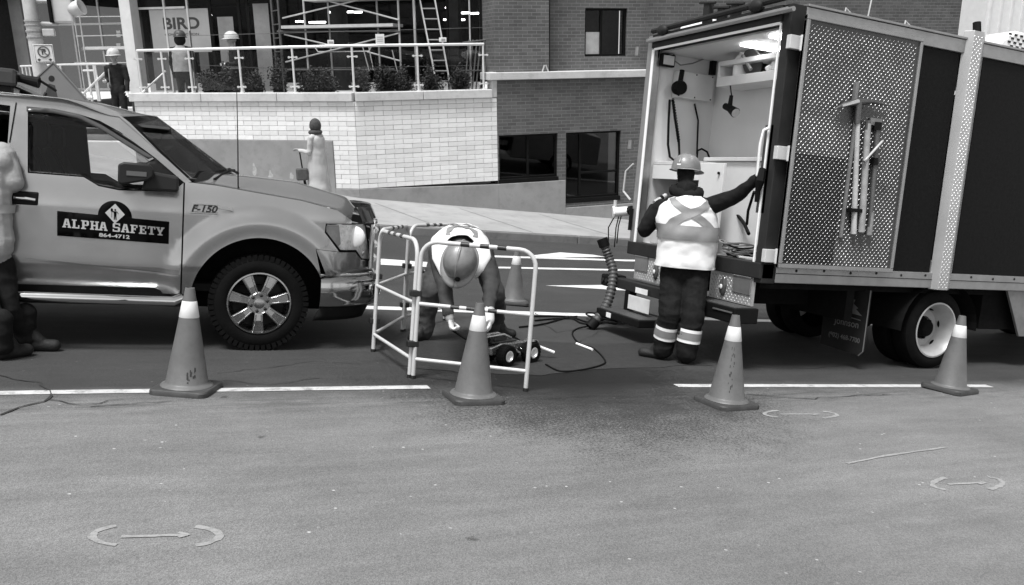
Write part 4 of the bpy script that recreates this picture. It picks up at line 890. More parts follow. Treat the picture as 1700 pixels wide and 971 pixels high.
P('ceiling_light', box(.25, bulk - .1, .25, .55, 3.165, 3.188), LMP, tk); P('ceiling_light', box(.35, bulk - .15, .95, 1.1, 3.165, 3.188), LMP, tk)
# upper cupboard on the bulkhead
cu = MB(); cxd = bulk - .36; a = BX(1189, 140, cxd); b = BX(1300, 70, cxd); y0, y1, z0, z1 = .08, a.y, BX(1240, 138, cxd).z, 3.1
cb = P('wall_cupboard', MB().box(cxd, bulk, y0, y1, z0, z0 + .1).box(cxd, bulk, y0, y1, z1 - .05, z1).box(cxd, bulk, y1 - .03, y1, z0 + .1, z1 - .05).box(cxd, bulk, y0, y0 + .03, z0 + .1, z1 - .05).box(bulk - .02, bulk - .002, y0 + .03, y1 - .03, z0 + .1, z1 - .05).box(cxd + .01, bulk - .02, y0 + .5, y0 + .52, z0 + .1, z1 - .05), M('cupboard', .6, .55, var=.06), tk, bevel=.004)
# counter with lower cupboards
cz_ = BX(1215, 262, bulk - .5).z; cr = bulk - .55
P('counter_top', box(cr - .03, bulk, .06, BX(1172, 262, cr).y, cz_ - .04, cz_), M('counter', .5, .5, var=.1), tk, bevel=.005)
P('lower_cupboard', MB().box(cr, bulk, .06, BX(1175, 300, cr).y, 1.042, cz_ - .042), INW, tk, bevel=.005)
y_a = BX(1086, 290, cr - .15).y; y_b = BX(1170, 290, cr - .15).y; zc_ = BX(1100, 268, cr - .15).z
P('side_counter', box(cr - .2, bulk, y_b, WID - .06, zc_ - .04, zc_), M('counter', .5, .5, var=.1), tk, bevel=.005)
P('equipment_bay', MB().box(bulk - .1, bulk - .02, y_b, WID - .06, 1.045, zc_ - .042).box(cr - .18, bulk - .1, y_b, y_b + .03, 1.045, zc_ - .042).box(cr - .18, bulk - .1, y_b + .03, WID - .06, 1.3, 1.33), M('bay_dark', .03, .7), tk)
P('drawer_front', box(cr - .215, cr - .201, y_b + .01, WID - .07, zc_ - .2, zc_ - .045), INW, tk, bevel=.003)
P('cupboard_door', MB().box(cr - .235, cr - .205, y_b - .42, y_b - .02, 1.06, zc_ - .02), INW, tk, bevel=.004)
P('door_knob', MB().sphere((cr - .25, y_b - .36, zc_ - .12), .015, 8), BLK, tk)
P('stacked_box', MB().box(.2, .5, WID - .5, WID - .1, 1.045, 1.2).box(.22, .48, WID - .48, WID - .12, 1.203, 1.25), M('case_grey', .4, .6), tk, bevel=.01)
# loose things inside the cupboard
def small(name, label, cat, parts):
    t = T(name, label, cat, mat=FT.M)
    for nm, mb, mt in parts: P(nm, mb, mt, t, smooth=40)
q = BX(1225, 125, cxd + .1); zb = z0 + .102
small('white_jug', 'white plastic jug standing in the truck cupboard', 'jug', [('body', MB().lathe([(.001, 0), (.07, 0), (.075, .02), (.075, .17), (.05, .22), (.03, .24), (.03, .27), (.001, .27)], 16, Matrix.Translation((cxd + .12, q.y, zb))), M('jug', .75, .4)), ('cap', MB().cyl((cxd + .12, q.y, zb + .27), (cxd + .12, q.y, zb + .3), .034, n=12), BLK)])
q = BX(1248, 125, cxd + .12)
small('dark_reel', 'dark round cable reel lying in the truck cupboard', 'reel', [('drum', MB().lathe([(.001, -.09), (.15, -.09), (.15, -.07), (.09, -.06), (.09, .06), (.15, .07), (.15, .09), (.001, .09)], 24, Matrix.Translation((cxd + .17, q.y - .02, zb + .151)) @ Matrix.Rotation(R_(70), 4, 'Y')), M('reel_dark', .06, .5)), ('band', MB().tube([(cxd + .02, q.y - .1, zb + .04), (cxd + .02, q.y + .06, zb + .2)], .02, 6), M('reel_grey', .2, .5))])
q = BX(1283, 130, cxd + .1)
small('rag_bundle', 'small white rag bundle at the right end of the truck cupboard', 'rag', [('cloth', MB().sphere((cxd + .15, q.y, zb + .07), (.08, .07, .07), 10), M('rag', .7, .9, bump=.8, bs=25)), ('fold', MB().sphere((cxd + .1, q.y + .05, zb + .04), (.06, .05, .04), 8), M('rag', .7, .9))])
# gear on the left lining
yl = WID - .055
a, b = SD(1118, 118), SD(1173, 170)
P('panel_box', MB().box(a.x, b.x, yl - .1, yl, b.z, a.z), M('panel_grey', .55, .5, var=.05), tk, bevel=.008)
pb = bpy.data.objects[[o.name for o in tk.children if o.name.startswith('panel_box')][-1]]
for u_ in (.06, .5, .94):
    for v_ in (.07, .93): P('screw', MB().sphere((a.x + (b.x - a.x) * u_, yl - .102, b.z + (a.z - b.z) * v_), .009, 6), DK, pb)
a = SD(1102, 97)
wl_ = P('work_light', MB().box(a.x - .09, a.x + .09, yl - .1, yl - .04, a.z - .1, a.z + .04), BLK, tk, bevel=.01); P('lens', box(a.x - .07, a.x + .07, yl - .106, yl - .1, a.z - .08, a.z + .02), M('lens_grey', .5, .3), wl_); P('bracket', MB().tube([(a.x - .1, yl - .02, a.z - .05), (a.x - .1, yl - .05, a.z + .12), (a.x + .1, yl - .05, a.z + .12), (a.x + .1, yl - .02, a.z - .05)], .01, 6), BLK, wl_)
P('cable', MB().tube([SD(1095, 108, yl - .02), SD(1082, 170, yl - .02), SD(1076, 280, yl - .02)], .008, 6), BLK, tk); P('cable', MB().tube([SD(1108, 92, yl - .03), SD(1130, 108, yl - .06), SD(1150, 105, yl - .05), SD(1183, 92, yl - .02)], .008, 6), M('cable_grey', .2, .5), tk)
P('fluorescent_bar', MB().box(SD(1178, 100).x, SD(1185, 100).x, yl - .06, yl, SD(1180, 125).z, SD(1180, 70).z), BLK, tk)
a = SD(1117, 147)
cr_ = P('hand_winch', MB().lathe([(.001, -.05), (.075, -.05), (.08, -.02), (.06, .0), (.08, .03), (.075, .05), (.001, .05)], 16, Matrix.Translation((a.x, yl - .12, a.z)) @ Matrix.Rotation(R_(90), 4, 'X')), BLK, tk, smooth=40); P('winch_arm', MB().tube([(a.x, yl - .12, a.z), (a.x + .03, yl - .1, a.z + .2)], .03, 8), BLK, cr_)
lp = [SD(1112, 165, yl - .1)] + [SD(*q, yl - .08) for q in ((1110, 200), (1109, 240), (1112, 260), (1120, 267), (1128, 258), (1127, 235), (1121, 200), (1117, 165))]
P('coiled_cord', MB().tube(lp, .014, 8), BLK, tk, smooth=60)
hl_ = [lp[-1].lerp(lp[-3], i / 90) + Vector((.02 * math.cos(i * 1.1), .0, .02 * math.sin(i * 1.1))) for i in range(90)]
P('coiled_cord', MB().tube(hl_, .005, 5), BLK, tk)
P('cable', MB().tube([SD(1153, 172, yl - .02), SD(1159, 200, yl - .02), SD(1157, 255, yl - .05)], .011, 6), BLK, tk)
P('cable_loop', MB().tube([SD(*q, yl - .2) for q in ((1157, 262), (1158, 250), (1165, 247), (1174, 252), (1178, 263))], .012, 6), BLK, tk)
# hand lamp hanging from the cupboard
a = BX(1212, 138, cxd + .02); c = BX(1212, 180, cxd + .02)
hk = T('hand_lamp', 'black pistol-grip hand lamp hanging on a hook inside the truck', 'lamp', mat=FT.M)
P('hook', MB().tube([(a.x, a.y + .06, a.z - .02), (a.x, a.y + .02, a.z + .02), (a.x, a.y, a.z), (c.x, c.y, c.z + .14)], .007, 6), BLK, hk); P('grip', MB().tube([(c.x, c.y, c.z + .14), (c.x, c.y + .01, c.z + .02)], [.02, .026], 10), BLK, hk, smooth=60); P('head', MB().tube([(c.x - .0, c.y + .09, c.z + .03), (c.x, c.y, c.z), (c.x, c.y - .1, c.z - .05)], [.035, .04, .055], 12), BLK, hk, smooth=60); P('lens', MB().cyl((c.x, c.y - .101, c.z - .0505), (c.x, c.y - .108, c.z - .054), .048, n=12), M('lens_grey', .5, .3), hk)
# coil of cable on the truck floor
ck = T('cable_coil', 'loose coil of cable heaped on the truck floor by the sill', 'cable', mat=FT.M); a = BX(1228, 420, .3); rnd = random.Random(4)
for i in range(9):
    r_ = rnd.uniform(.1, .2); ox, oy = rnd.uniform(-.05, .05), rnd.uniform(-.08, .08); zz = 1.058 + .015 * i
    P('loop', MB().tube([(.32 + ox + r_ * math.cos(t) * .8, a.y + oy + r_ * 1.2 * math.sin(t), zz + .012 * math.sin(3 * t + i)) for t in [2 * math.pi * k / 24 for k in range(24)]], .009, 6, closed=True), BLK if i % 3 == 0 else M('cable_grey', .2, .5), ck)
P('tail', MB().tube([(.2, a.y - .1, 1.055), (.1, a.y - .25, 1.06), (.25, a.y - .4, 1.055), (.12, a.y - .5, 1.055)], .012, 6), M('cable_pale', .5, .5), ck)
P('hose', MB().tube([BX(1196, 362, .5), BX(1225, 357, .4), BX(1236, 372, .3), BX(1243, 388, .2)], .018, 8), BLK, tk, smooth=60); P('hose', MB().tube([BX(1252, 318, .12), BX(1242, 350, .2), BX(1240, 372, .3)], .014, 8), BLK, tk, smooth=60)
# grab handle and latch on the right post
P('grab_handle', MB().tube([BX(1277, 212, -.03), BX(1268, 216, -.06), BX(1262, 240, -.06), BX(1256, 290, -.06), BX(1262, 296, -.03)], .014, 8), M('white_seal', .85, .5), tk, smooth=60)
P('latch', MB().tube([BX(1266, 280, -.03), BX(1262, 300, -.06), BX(1258, 318, -.05), BX(1256, 335, -.04)], [.03, .04, .025, .02], 8), BLK, tk)
# left outside hardware
P('lock_rod', MB().tube([BX(1054, 272, 0) + Vector((-.02, .0, 0)), BX(1050, 285, 0) + Vector((-.06, .05, 0)), BX(1046, 318, 0) + Vector((-.06, .05, 0)), BX(1049, 332, 0) + Vector((-.02, .0, 0))], .012, 6), LITE, tk)
for py in (85, 240): q = BX(1065 if py < 100 else 1053, py, 0); P('lock_knob', MB().cyl((q.x - .02, q.y + .05, q.z - .05), (q.x - .02, q.y + .05, q.z + .05), .03, n=10), ALUD, tk)
P('roof_rail', MB().tube([BX(1078, 68, -.06), BX(1318, 14, -.06)], .022, 8), ALU, tk); P('roof_rail', MB().tube([BX(1084, 52, -.02), BX(1310, -6, -.02)], .03, 8), DK, tk)
# rear underside: tread-plate panels, lamps, step bumper
zt, zb_ = .90, .63
for (y0, y1) in ((.08, .72), (1.55, 2.12)):
    pl = P('bumper_panel', box(.0, .03, y0, y1, zb_, zt - .002), PLATE3, tk); tag(P('tread_pattern', treads(y0 + .02, y1 - .02, zb_ + .01, zt - .01, lambda y, z, d: (-.0005 - d, y, z)), TRD, pl), None, None, kind='stuff')
    yc = y0 + .42 if y0 < 1 else y0 + .12
    lm = P('tail_lamp', MB().lathe([(.001, .03), (.05, .028), (.065, .012), (.07, 0)], 20, Matrix.Translation((-.002, yc, .765)) @ Matrix.Diagonal((1, .62, 1.45, 1)) @ Matrix.Rotation(R_(-90), 4, 'Y')), M('lamp_dark', .06, .15), pl, smooth=60); P('lamp_glint_spot', MB().sphere((-.035, yc, .76), (.01, .02, .025), 8), M('lamp_glint', .7, .2), lm)  # pale spot on the dark lamp front is a painted glint
    yf = y0 + .02 if y0 < 1 else y0 + .3
    P('cover_flap', MB().box(-.012, -.004, yf, yf + .26, .73, .885).box(-.02, -.004, yf, yf + .26, .886, .9), ALU, pl, bevel=.003)
P('step_bumper', MB().box(-.22, .06, .03, .85, .47, .615), BLK, tk, bevel=.01); P('bumper_tread', MB().box(-.21, .05, .05, .83, .6155, .622), M('tread_black', .05, .6, bump=.8, bs=90), tk)
P('bumper_bar', MB().box(-.232, -.221, .06, .34, .565, .577), ALU, tk); P('bumper_lamp', MB().sphere((-.22, .78, .54), (.04, .1, .06), 10), BLK, tk)
P('hitch_beam', MB().box(-.1, .07, .78, 2.5, .49, .60), DK, tk, bevel=.008); P('hitch_end', MB().box(-.14, .1, 2.42, 2.62, .48, .62), BLK, tk, bevel=.02)
for yy in (2.47, 2.56): P('bolt', MB().cyl((-.155, yy, .55), (-.14, yy, .55), .025, n=8), DK, tk)
P('hitch_drop', MB().box(-.1, .0, 2.02, 2.12, .26, .49), BLK, tk, bevel=.008)
P('step_platform', MB().box(-.36, .1, 1.38, 2.28, .18, .26), BLK, tk, bevel=.01); P('step_tread', MB().box(-.34, .08, 1.40, 2.26, .2602, .268), M('tread_black', .05, .6, bump=.8, bs=90), tk); P('step_sticker', MB().box(-.362, -.3605, 1.95, 2.05, .19, .245), M('paper', .75, .8), tk)
P('licence_plate', MB().box(-.135, -.125, 1.55, 1.98, .30, .46), M('plate_white', .6, .5), tk, bevel=.004); P('plate_sticker', MB().box(-.128, -.122, 1.62, 1.86, .5, .56), M('paper', .75, .8), tk)
# chassis, wheels, mud flap, cab
P('chassis_rail', MB().box(.05, 7.6, .62, .74, .58, .84).box(.05, 7.6, 1.53, 1.65, .58, .84), DARK, tk); P('cross_member', MB().box(.1, 4.5, .1, 2.15, .8, .868).box(1.2, 1.3, .1, 2.17, .5, .8).box(3.2, 4.2, .12, .6, .42, .8), DARK, tk)
P('axle', MB().cyl((2.45, .3, .42), (2.45, 1.97, .42), .07, n=10).sphere((2.45, 1.13, .42), (.2, .22, .2), 10), DARK, tk)
def dually(x, y, side, dual=True):
    R0, Rr = .42, .29; Tm = Matrix.Translation((x, y, R0)) @ Matrix.Rotation(R_(90) * (1 if side < 0 else -1), 4, 'X')
    pr = lambda z: [(Rr - .01, z - .1), (Rr + .03, z - .112), (R0 - .05, z - .11), (R0 - .012, z - .085), (R0 - .002, z - .04), (R0 - .002, z + .04), (R0 - .012, z + .085), (R0 - .05, z + .11), (Rr + .03, z + .112), (Rr - .005, z + .1)]
    ty = P('wheel', MB().lathe(pr(0), 56, Tm, False), RUB, tk, smooth=35)
    if dual: P('inner_tyre', MB().lathe(pr(-.27), 40, Tm, False), RUB, ty, smooth=35)
    RW = M('wheel_white', .36, .4, .1, var=.1, vs=6, dirt=.15)
    dp = -.065 if dual else .09
    rm = P('rim', MB().lathe([(Rr - .004, .1), (Rr + .004, .112), (Rr - .012, .114), (Rr - .03, .09), (Rr - .045, .03), (.20, dp), (.125, dp + .01), (.12, dp - .03), (.09, dp - .03)], 48, Tm, False), RW, ty, smooth=40)
    P('hub', MB().lathe([(.12, dp - .02), (.1, dp + .0), (.085, dp + .07), (.06, dp + .09), (.001, dp + .09)], 24, Tm), DARK, rm, smooth=40)
    for i in range(6):
        a_ = 2 * math.pi * i / 6 + .2; rr = .222; P('hand_hole', MB().lathe([(.036, .004), (.001, .004)], 16, Tm @ Matrix.Rotation(a_, 4, 'Z') @ Matrix.Translation((rr, 0, dp + .036)) @ Matrix.Rotation(R_(-42), 4, 'Y') @ Matrix.Diagonal((.75, 1.25, 1, 1))), DARK, rm)
        a_ += .5; P('lug_nut', MB().cyl(Tm @ Vector((.108 * math.cos(a_), .108 * math.sin(a_), dp + .005)), Tm @ Vector((.108 * math.cos(a_), .108 * math.sin(a_), dp + .03)), .014, n=6), DARK, rm)
dually(2.45, .15, -1); dually(2.45, WID - .15, 1); dually(6.6, .2, -1, False); dually(6.6, WID - .2, 1, False)
mf = P('mud_flap', MB().prism([(.02, .82), (.02, .2), (.07, .15), (.6, .17), (.62, .82)], 1.43, 1.445, ax='x'), M('flap_rubber', .018, .7, var=.2, spec=.1), tk)
P('flap_edge', MB().tube([(1.425, .02, .82), (1.425, .02, .2), (1.425, .07, .15)], .006, 6), M('flap_worn', .12, .6), mf)
FI = M('flap_ink', .13, .8)
for tx, yy, zz, hh, ww in (('Johnson', .44, .42, .075, .32), ('(902) 468-7700', .5, .275, .05, .42)):
    vs, fs = text_mesh(tx, 1., .01); mx = max(v[0] for v in vs); P('lettering', MB().add([(1.4295, yy - ww * v[0] / mx, zz + hh * v[1] / .73) for v in vs], fs), FI, mf)
tr_ = [(.28, .74), (.24, .70), (.2, .70), (.22, .66), (.15, .62), (.18, .61), (.09, .55), (.2, .555), (.25, .56), (.27, .56)]
P('flap_emblem', MB().add([(1.4295, a, b) for a, b in tr_], [tuple(range(len(tr_)))]).add([(1.4295, .57 - a, b) for a, b in tr_], [tuple(range(len(tr_)))]), FI, mf); P('flap_line', MB().add([(1.429, .45, .53), (1.429, .1, .51), (1.429, .1, .50), (1.429, .45, .52)], [(0, 1, 2, 3)]), FI, mf)
P('skirt_panel', MB().prism([(3.42, .87), (LEN + .1, .87), (LEN + .1, .36), (3.72, .36)], .0, .03), ALUD, tk, bevel=.004)
P('mud_guard', MB().grid(lambda u, v: (2.45 + .56 * math.cos(R_(200 * v - 10)), .0 + .55 * u, .42 + .52 * math.sin(R_(200 * v - 10)) if math.sin(R_(200 * v - 10)) > 0 else .42), 2, 20), DARK, tk)
CABM = M('cab_paint', .3, .35, .2, coat=.4)
cabp = [(LEN + .2, .45), (LEN + .2, 2.45), (LEN + 1.5, 2.45), (LEN + 2.2, 1.65), (LEN + 3.3, 1.45), (LEN + 3.35, .5)]
cbn = P('cab', MB().prism(cabp, .12, WID - .12), CABM, tk, bevel=.04); P('cab_window', MB().prism([(LEN + .7, 1.6), (LEN + .7, 2.25), (LEN + 1.45, 2.25), (LEN + 1.95, 1.6)], .112, .118), PANE, cbn)
# roof gear
ra = T('roof_cooler', 'white perforated cooling unit on the box truck roof', 'air unit', mat=FT.M); q = FT.at(1640, 58, .35)
P('housing', MB().prism([(q.x, 3.37), (q.x + .03, 3.5), (q.x + .25, 3.62), (q.x + .95, 3.62), (q.x + 1.0, 3.37)], .2, 1.3), M('unit_white', .8, .5, var=.04), ra, bevel=.03)
ho = MB()
for i in range(9):
    for j in range(5): ho.box(q.x + .12 + .09 * i + (j % 2) * .045, q.x + .16 + .09 * i + (j % 2) * .045, .192, .199, 3.40 + j * .04, 3.42 + j * .04)
tag(P('vent_holes', ho, DK, ra), None, None, kind='stuff')
P('roof_pipe', MB().tube([BX(1088, 52, .1) + Vector((0, 0, .0)), BX(1200, 22, .1), BX(1330, -10, .1)], .018, 8), M('pipe_dark', .05, .4), tk)
P('roof_unit', MB().box(.3, .8, 1.55, 2.15, 3.345, 3.5), M('unit_white', .8, .5), tk, bevel=.03)
for px, py in ((1100, 50), (1255, 10)): q = BX(px, py, -.05); P('scene_light', MB().sphere((q.x, q.y, q.z), (.05, .09, .06), 10).box(q.x - .02, q.x + .08, q.y - .03, q.y + .03, 3.35, q.z), DK, tk, smooth=40)
for px, py in ((1172, 18), (1195, 26), (1218, 20)): q = BX(px, py, .15); P('roof_bracket', MB().box(q.x, q.x + .06, q.y - .05, q.y + .05, 3.345, q.z + .08).tube([(q.x, q.y - .15, q.z + .06), (q.x, q.y + .12, q.z + .1)], .014, 6), DK, tk)
for i, x in enumerate((.6, .95, 1.3, 1.75)): P('roof_fitting', MB().tube([(x, .35, 3.34), (x + .02, .35, 3.42 + .1 * (i % 2)), (x + .1, .32, 3.45)], .012, 6), LITE, tk)
P('roof_box', MB().box(1.45, 1.62, .3, .5, 3.342, 3.47).box(1.0, 1.45, .32, .5, 3.342, 3.44), DK, tk, bevel=.01); P('aerial', MB().tube([(1.2, .3, 3.34), (1.24, .3, 3.7)], .007, 5), LITE, tk)
# tools strapped to the folded door
WOOD = M('tool_wood', .42, .6, var=.2, vs=12); WOOD2 = M('old_wood', .2, .7, var=.25, vs=12); TST = M('tool_steel', .14, .4, .8)
D = lambda px, py, y=-.15: FT.at(px, py, y)
t = T('pickaxe', 'pickaxe with pale shaft strapped to the tread-plate door', 'pickaxe', mat=FT.M)
P('shaft', MB().tube([D(1424, 205), D(1417, 388)], [.024, .03], 8, flat=.8), WOOD, t, smooth=60)
P('head', MB().tube([D(1384, 182), D(1400, 174), D(1424, 169), D(1448, 168), D(1474, 175)], [.008, .022, .034, .022, .008], 8), TST, t, smooth=60); P('head_tip', MB().tube([D(1398, 176, -.17), D(1425, 168, -.17)], [.012, .02], 6), M('worn_steel', .6, .35, .8), t)
P('socket', MB().tube([D(1425, 166), D(1423, 205)], [.035, .028], 8), TST, t, smooth=60); P('strap', MB().box(D(1405, 380).x, D(1430, 380).x, -.18, -.12, D(1420, 352).z, D(1420, 346).z), BLK, t)
t = T('sledgehammer', 'long wooden-shafted hammer hanging right of the pickaxe on the door', 'hammer', mat=FT.M)
P('shaft', MB().tube([D(1441, 205, -.16), D(1430, 385, -.16)], [.028, .032], 8), M('hammer_wood', .3, .6, var=.2, vs=12), t, smooth=60); P('collar', MB().tube([D(1441, 200, -.16), D(1440, 215, -.16)], .026, 8), TST, t)
t = T('splitting_bar', 'dark steel bar with black grips at the right of the door tools', 'bar', mat=FT.M)
P('shaft', MB().tube([D(1457, 212, -.15), D(1443, 388, -.15)], [.024, .022], 8), M('bar_grey', .12, .5, .5), t, smooth=60); P('grip', MB().tube([D(1458, 203, -.15), D(1456, 216, -.15)], .034, 8), BLK, t); P('grip', MB().tube([D(1452, 262, -.15), D(1451, 274, -.15)], .036, 8), BLK, t); P('end_sleeve', MB().tube([D(1447, 352, -.15), D(1443, 390, -.15)], .026, 8), WOOD2, t)
t = T('wooden_wedge', 'short pale wooden stick tucked across the tools on the door', 'stick', mat=FT.M); P('stick', MB().tube([D(1436, 266, -.185), D(1465, 234, -.185)], .014, 6, flat=.6), WOOD, t); P('stick_end', MB().tube([D(1434, 268, -.185), D(1436, 266, -.185)], .016, 6), WOOD2, t)
t = T('tool_bracket', 'narrow metal bracket holding the tools on the tread-plate door', 'bracket', mat=FT.M); P('back_plate', MB().box(D(1408, 300).x, D(1412, 300).x, -.14, -.123, D(1410, 395).z, D(1420, 195).z), ALUD, t); P('hook_plate', MB().box(D(1415, 185).x, D(1420, 185).x, -.155, -.123, D(1418, 170).z, D(1418, 135).z), ALUD, t); P('hook_plate', MB().box(D(1447, 200).x, D(1466, 200).x, -.14, -.124, D(1455, 208).z, D(1455, 196).z), ALUD, t)
# ================================================================ cones
ORG = M('cone_plastic', .108, .5, var=.16, vs=6, dirt=.25, bump=.1, bs=60); COLR = M('cone_collar', .62, .45, var=.06, vs=8, dirt=.12); CBASE = M('cone_base', .04, .65, var=.25, vs=9, dirt=.2); MARK = M('stencil', .03, .8)
def cone(base, rz, label, marks=(), lean=(0, 0), shade=1.0, curl=0.):
    m_ = Matrix.Translation(base) @ Matrix.Rotation(lean[0], 4, CR.normalized()) @ Matrix.Rotation(lean[1], 4, 'Y') @ Matrix.Rotation(rz, 4, 'Z')
    t = T('traffic_cone', label, 'traffic cone', mat=m_, group='traffic cones round the work site')
    h = .192; c = .05; ring = []
    for (sx_, sy_, a0) in ((1, 1, 0), (-1, 1, 90), (-1, -1, 180), (1, -1, 270)):
        for k in range(5): a = R_(a0 + 22.5 * k); ring.append((sx_ * (h - c) + c * math.cos(a), sy_ * (h - c) + c * math.sin(a)))
    b = MB(); n = len(ring); z_ = lambda x, y: curl * max(0, (x * x + y * y) - .03)
    lv = [(1.0, 0), (1.0, .028), (.96, .038), (.74, .04)]
    b.add([(x * s_, y * s_, z + z_(x, y)) for s_, z in lv for x, y in ring], [(j * n + i, j * n + (i + 1) % n, (j + 1) * n + (i + 1) % n, (j + 1) * n + i) for j in range(len(lv) - 1) for i in range(n)] + [tuple(range(n))[::-1], tuple(range(3 * n, 4 * n))])
    P('base', b, CBASE, t, smooth=40)
    R = lambda z: .139 - (.139 - .031) * (z - .06) / .645
    P('body', MB().lathe([(.172, .0405), (.165, .05), (.146, .056), (R(.07), .068), (R(.3), .3), (R(.505), .505), (R(.62), .62), (R(.7), .7), (.03, .709), (.024, .71), (.02, .66)], 36), ORG, t, smooth=40)
    P('collar', MB().lathe([(R(.51) + .0005, .509), (R(.512) + .0025, .512), (R(.618) + .0025, .618), (R(.621) + .0005, .621)], 36, None, False), COLR, t, smooth=50)
    mk = MB()
    for (th, z0, w_, h_) in marks: mk.add([((R(z) + .0012) * math.cos(a), (R(z) + .0012) * math.sin(a), z) for z, a in ((z0, th), (z0, th + w_), (z0 + h_, th + w_), (z0 + h_, th))], [(0, 1, 2, 3)])
    if marks: tag(P('stencil_marks', mk, MARK, t), None, None, kind='stuff')
    return t
def toward(p, extra=0.): return math.atan2(-p.y, -p.x) + extra
rnd = random.Random(11)
def marks(base, rz, c0, n, zr, wr):
    th0 = toward(base) - rz + c0; return [(th0 + rnd.uniform(-wr, wr), rnd.uniform(*zr), rnd.uniform(.03, .09), rnd.uniform(.008, .03)) for _ in range(n)]
for (px, py, rz, lb, c0, n, zr, wr, ln, cu) in ((310, 648, R_(-24), 'grey-looking cone standing on the lane line beside the pickup front wheel', .15, 16, (.08, .16), .22, (0, 0), 0.), (785, 662, R_(-2), 'cone standing in front of the white folding barrier', 0, 0, (.1, .2), .1, (0, 0), 0.),
        (1205, 671, R_(2), 'cone with a column of black stencil marks below the truck bumper', .12, 22, (.1, .46), .16, (0, 0), 0.), (1576, 648, R_(10), 'cone with a warped base beside the box truck rear wheel', 0, 0, (.1, .2), .1, (R_(1.2), R_(1.5)), .25),
        (852, 503, R_(-20), 'lone cone far behind the barrier beyond the worked lane', 0, 0, (.1, .2), .1, (0, 0), 0.)):
    b_ = G(px, py); cone(b_, rz, lb, marks(b_, rz, c0, n, zr, wr), ln, curl=cu)
# ================================================================ folding barrier
HB = 1.09; Aq, Bq, Cq, Dq, Eq = [Vector(q) for q in ((2.02, 6.22, 0), (2.814, 5.718, 0), (1.983, 7.246, 0), (2.55, 8.2, 0), (3.25, 8.87, 0))]
fb_ = T('folding_barrier', 'white tubular folding barrier with black bands round the crouching worker', 'barrier', Aq)
WTB = M('white_tube', .5, .35, var=.05, vs=6, dirt=.12); BTB = M('black_band', .012, .5)
def bpanel(p, q, mid=True):
    p, q = p - Aq, q - Aq; d = (q - p).normalized(); L = (q - p).length; p = p + d * .022; L -= .044; c = .13
    pt = lambda s_, z: p + d * s_ + Vector((0, 0, z))
    path = [pt(0, .02), pt(0, HB - c)] + [pt(c - c * math.cos(a), HB - c + c * math.sin(a)) for a in [R_(15 * i) for i in range(1, 6)]] + [pt(c, HB), pt(L - c, HB)] + [pt(L - c + c * math.sin(a), HB - c + c * math.cos(a)) for a in [R_(15 * i) for i in range(1, 6)]] + [pt(L, HB - c), pt(L, .02)]
    f = P('panel', MB().tube(path, .0175, 10), WTB, fb_, smooth=50)
    for z in (.16, .6): P('rail', MB().tube([pt(.012, z), pt(L - .012, z)], .0155, 8), WTB, f, smooth=50)
    for z, xs_ in ((HB, (.38, .55, .70)), (.6, (.33, .47, .66))):
        for u in xs_:
            if z == .6 and not mid: continue
            P('black_band', MB().tube([pt(u * L - .035, z), pt(u * L + .035, z)], .0182 if z > 1 else .0162, 10), BTB, f, smooth=50)
    for s_ in (0, L): P('foot_cap', MB().cyl(pt(s_, 0), pt(s_, .03), .022, n=10), BTB, f)
for (a, b, md) in ((Aq, Bq, True), (Aq, Cq, False), (Cq, Dq, False), (Dq, Eq, True)): bpanel(a, b, md)
for q in (Aq, Cq, Dq):
    for z in (.28, .68): P('joint_clamp', MB().box(q.x - Aq.x - .045, q.x - Aq.x + .045, q.y - Aq.y - .03, q.y - Aq.y + .03, z - .025, z + .025), BTB, fb_, bevel=.008)
# ================================================================ pipe crawler
d = Vector((.36, .17, 0)).normalized(); n_ = Vector((-d.y, d.x, 0)); c0 = Vector((3.02, 6.72, 0))
CM = Matrix(((d.x, n_.x, 0, c0.x), (d.y, n_.y, 0, c0.y), (0, 0, 1, 0), (0, 0, 0, 1)))
cw = T('pipe_crawler', 'low wheeled pipe inspection crawler with chrome body under the barrier', 'crawler', mat=CM)
P('chassis', MB().prism([(-.22, .1), (-.24, .17), (-.1, .2), (.2, .19), (.34, .16), (.38, .12), (.34, .09)], -.07, .07), M('crawler_steel', .5, .25, .9, var=.2, vs=15), cw, bevel=.012)
P('top_plate', MB().box(-.2, .12, -.06, .06, .2, .215).box(-.16, -.0, -.04, .04, .216, .25), M('crawler_dark', .03, .4), cw, bevel=.006)
P('camera_head', MB().lathe([(.001, .0), (.05, 0), (.055, .03), (.05, .1), (.04, .13), (.001, .13)], 20, Matrix.Translation((.33, 0, .14)) @ Matrix.Rotation(R_(90), 4, 'Y')), CHROME, cw, smooth=40)
for y in (-.035, .035): P('lift_bar', MB().tube([(-.3, y, .26), (-.05, y, .27), (.06, y, .23)], .013, 8), CHROME, cw, smooth=60)
P('cable_tail', MB().tube([(.4, -.02, .14), (.5, -.05, .1), (.6, -.12, .06)], .014, 8), M('white_seal', .85, .5), cw)
for x in (-.08, .26):
    for s_ in (-1, 1):
        Tm = Matrix.Translation((x, s_ * .115, .095)) @ Matrix.Rotation(R_(90) * (1 if s_ < 0 else -1), 4, 'X')
        wv = P('wheel', MB().lathe([(.05, -.045), (.085, -.045), (.095, -.03), (.095, .03), (.085, .045), (.055, .045), (.05, .03)], 28, Tm, False), RUB, cw, smooth=40); kn = MB()
        for i in range(20): kn.box(.085, .0965, -.008, .008, -.04, .04, T=Tm @ Matrix.Rotation(i * math.pi / 10, 4, 'Z'))
        tag(P('tread', kn, RUB, wv), None, None, kind='stuff'); P('hub', MB().lathe([(.052, .028), (.05, .042), (.042, .044), (.03, .02), (.001, .018)], 20, Tm), M('hub_pale', .7, .3, .4), wv, smooth=40)
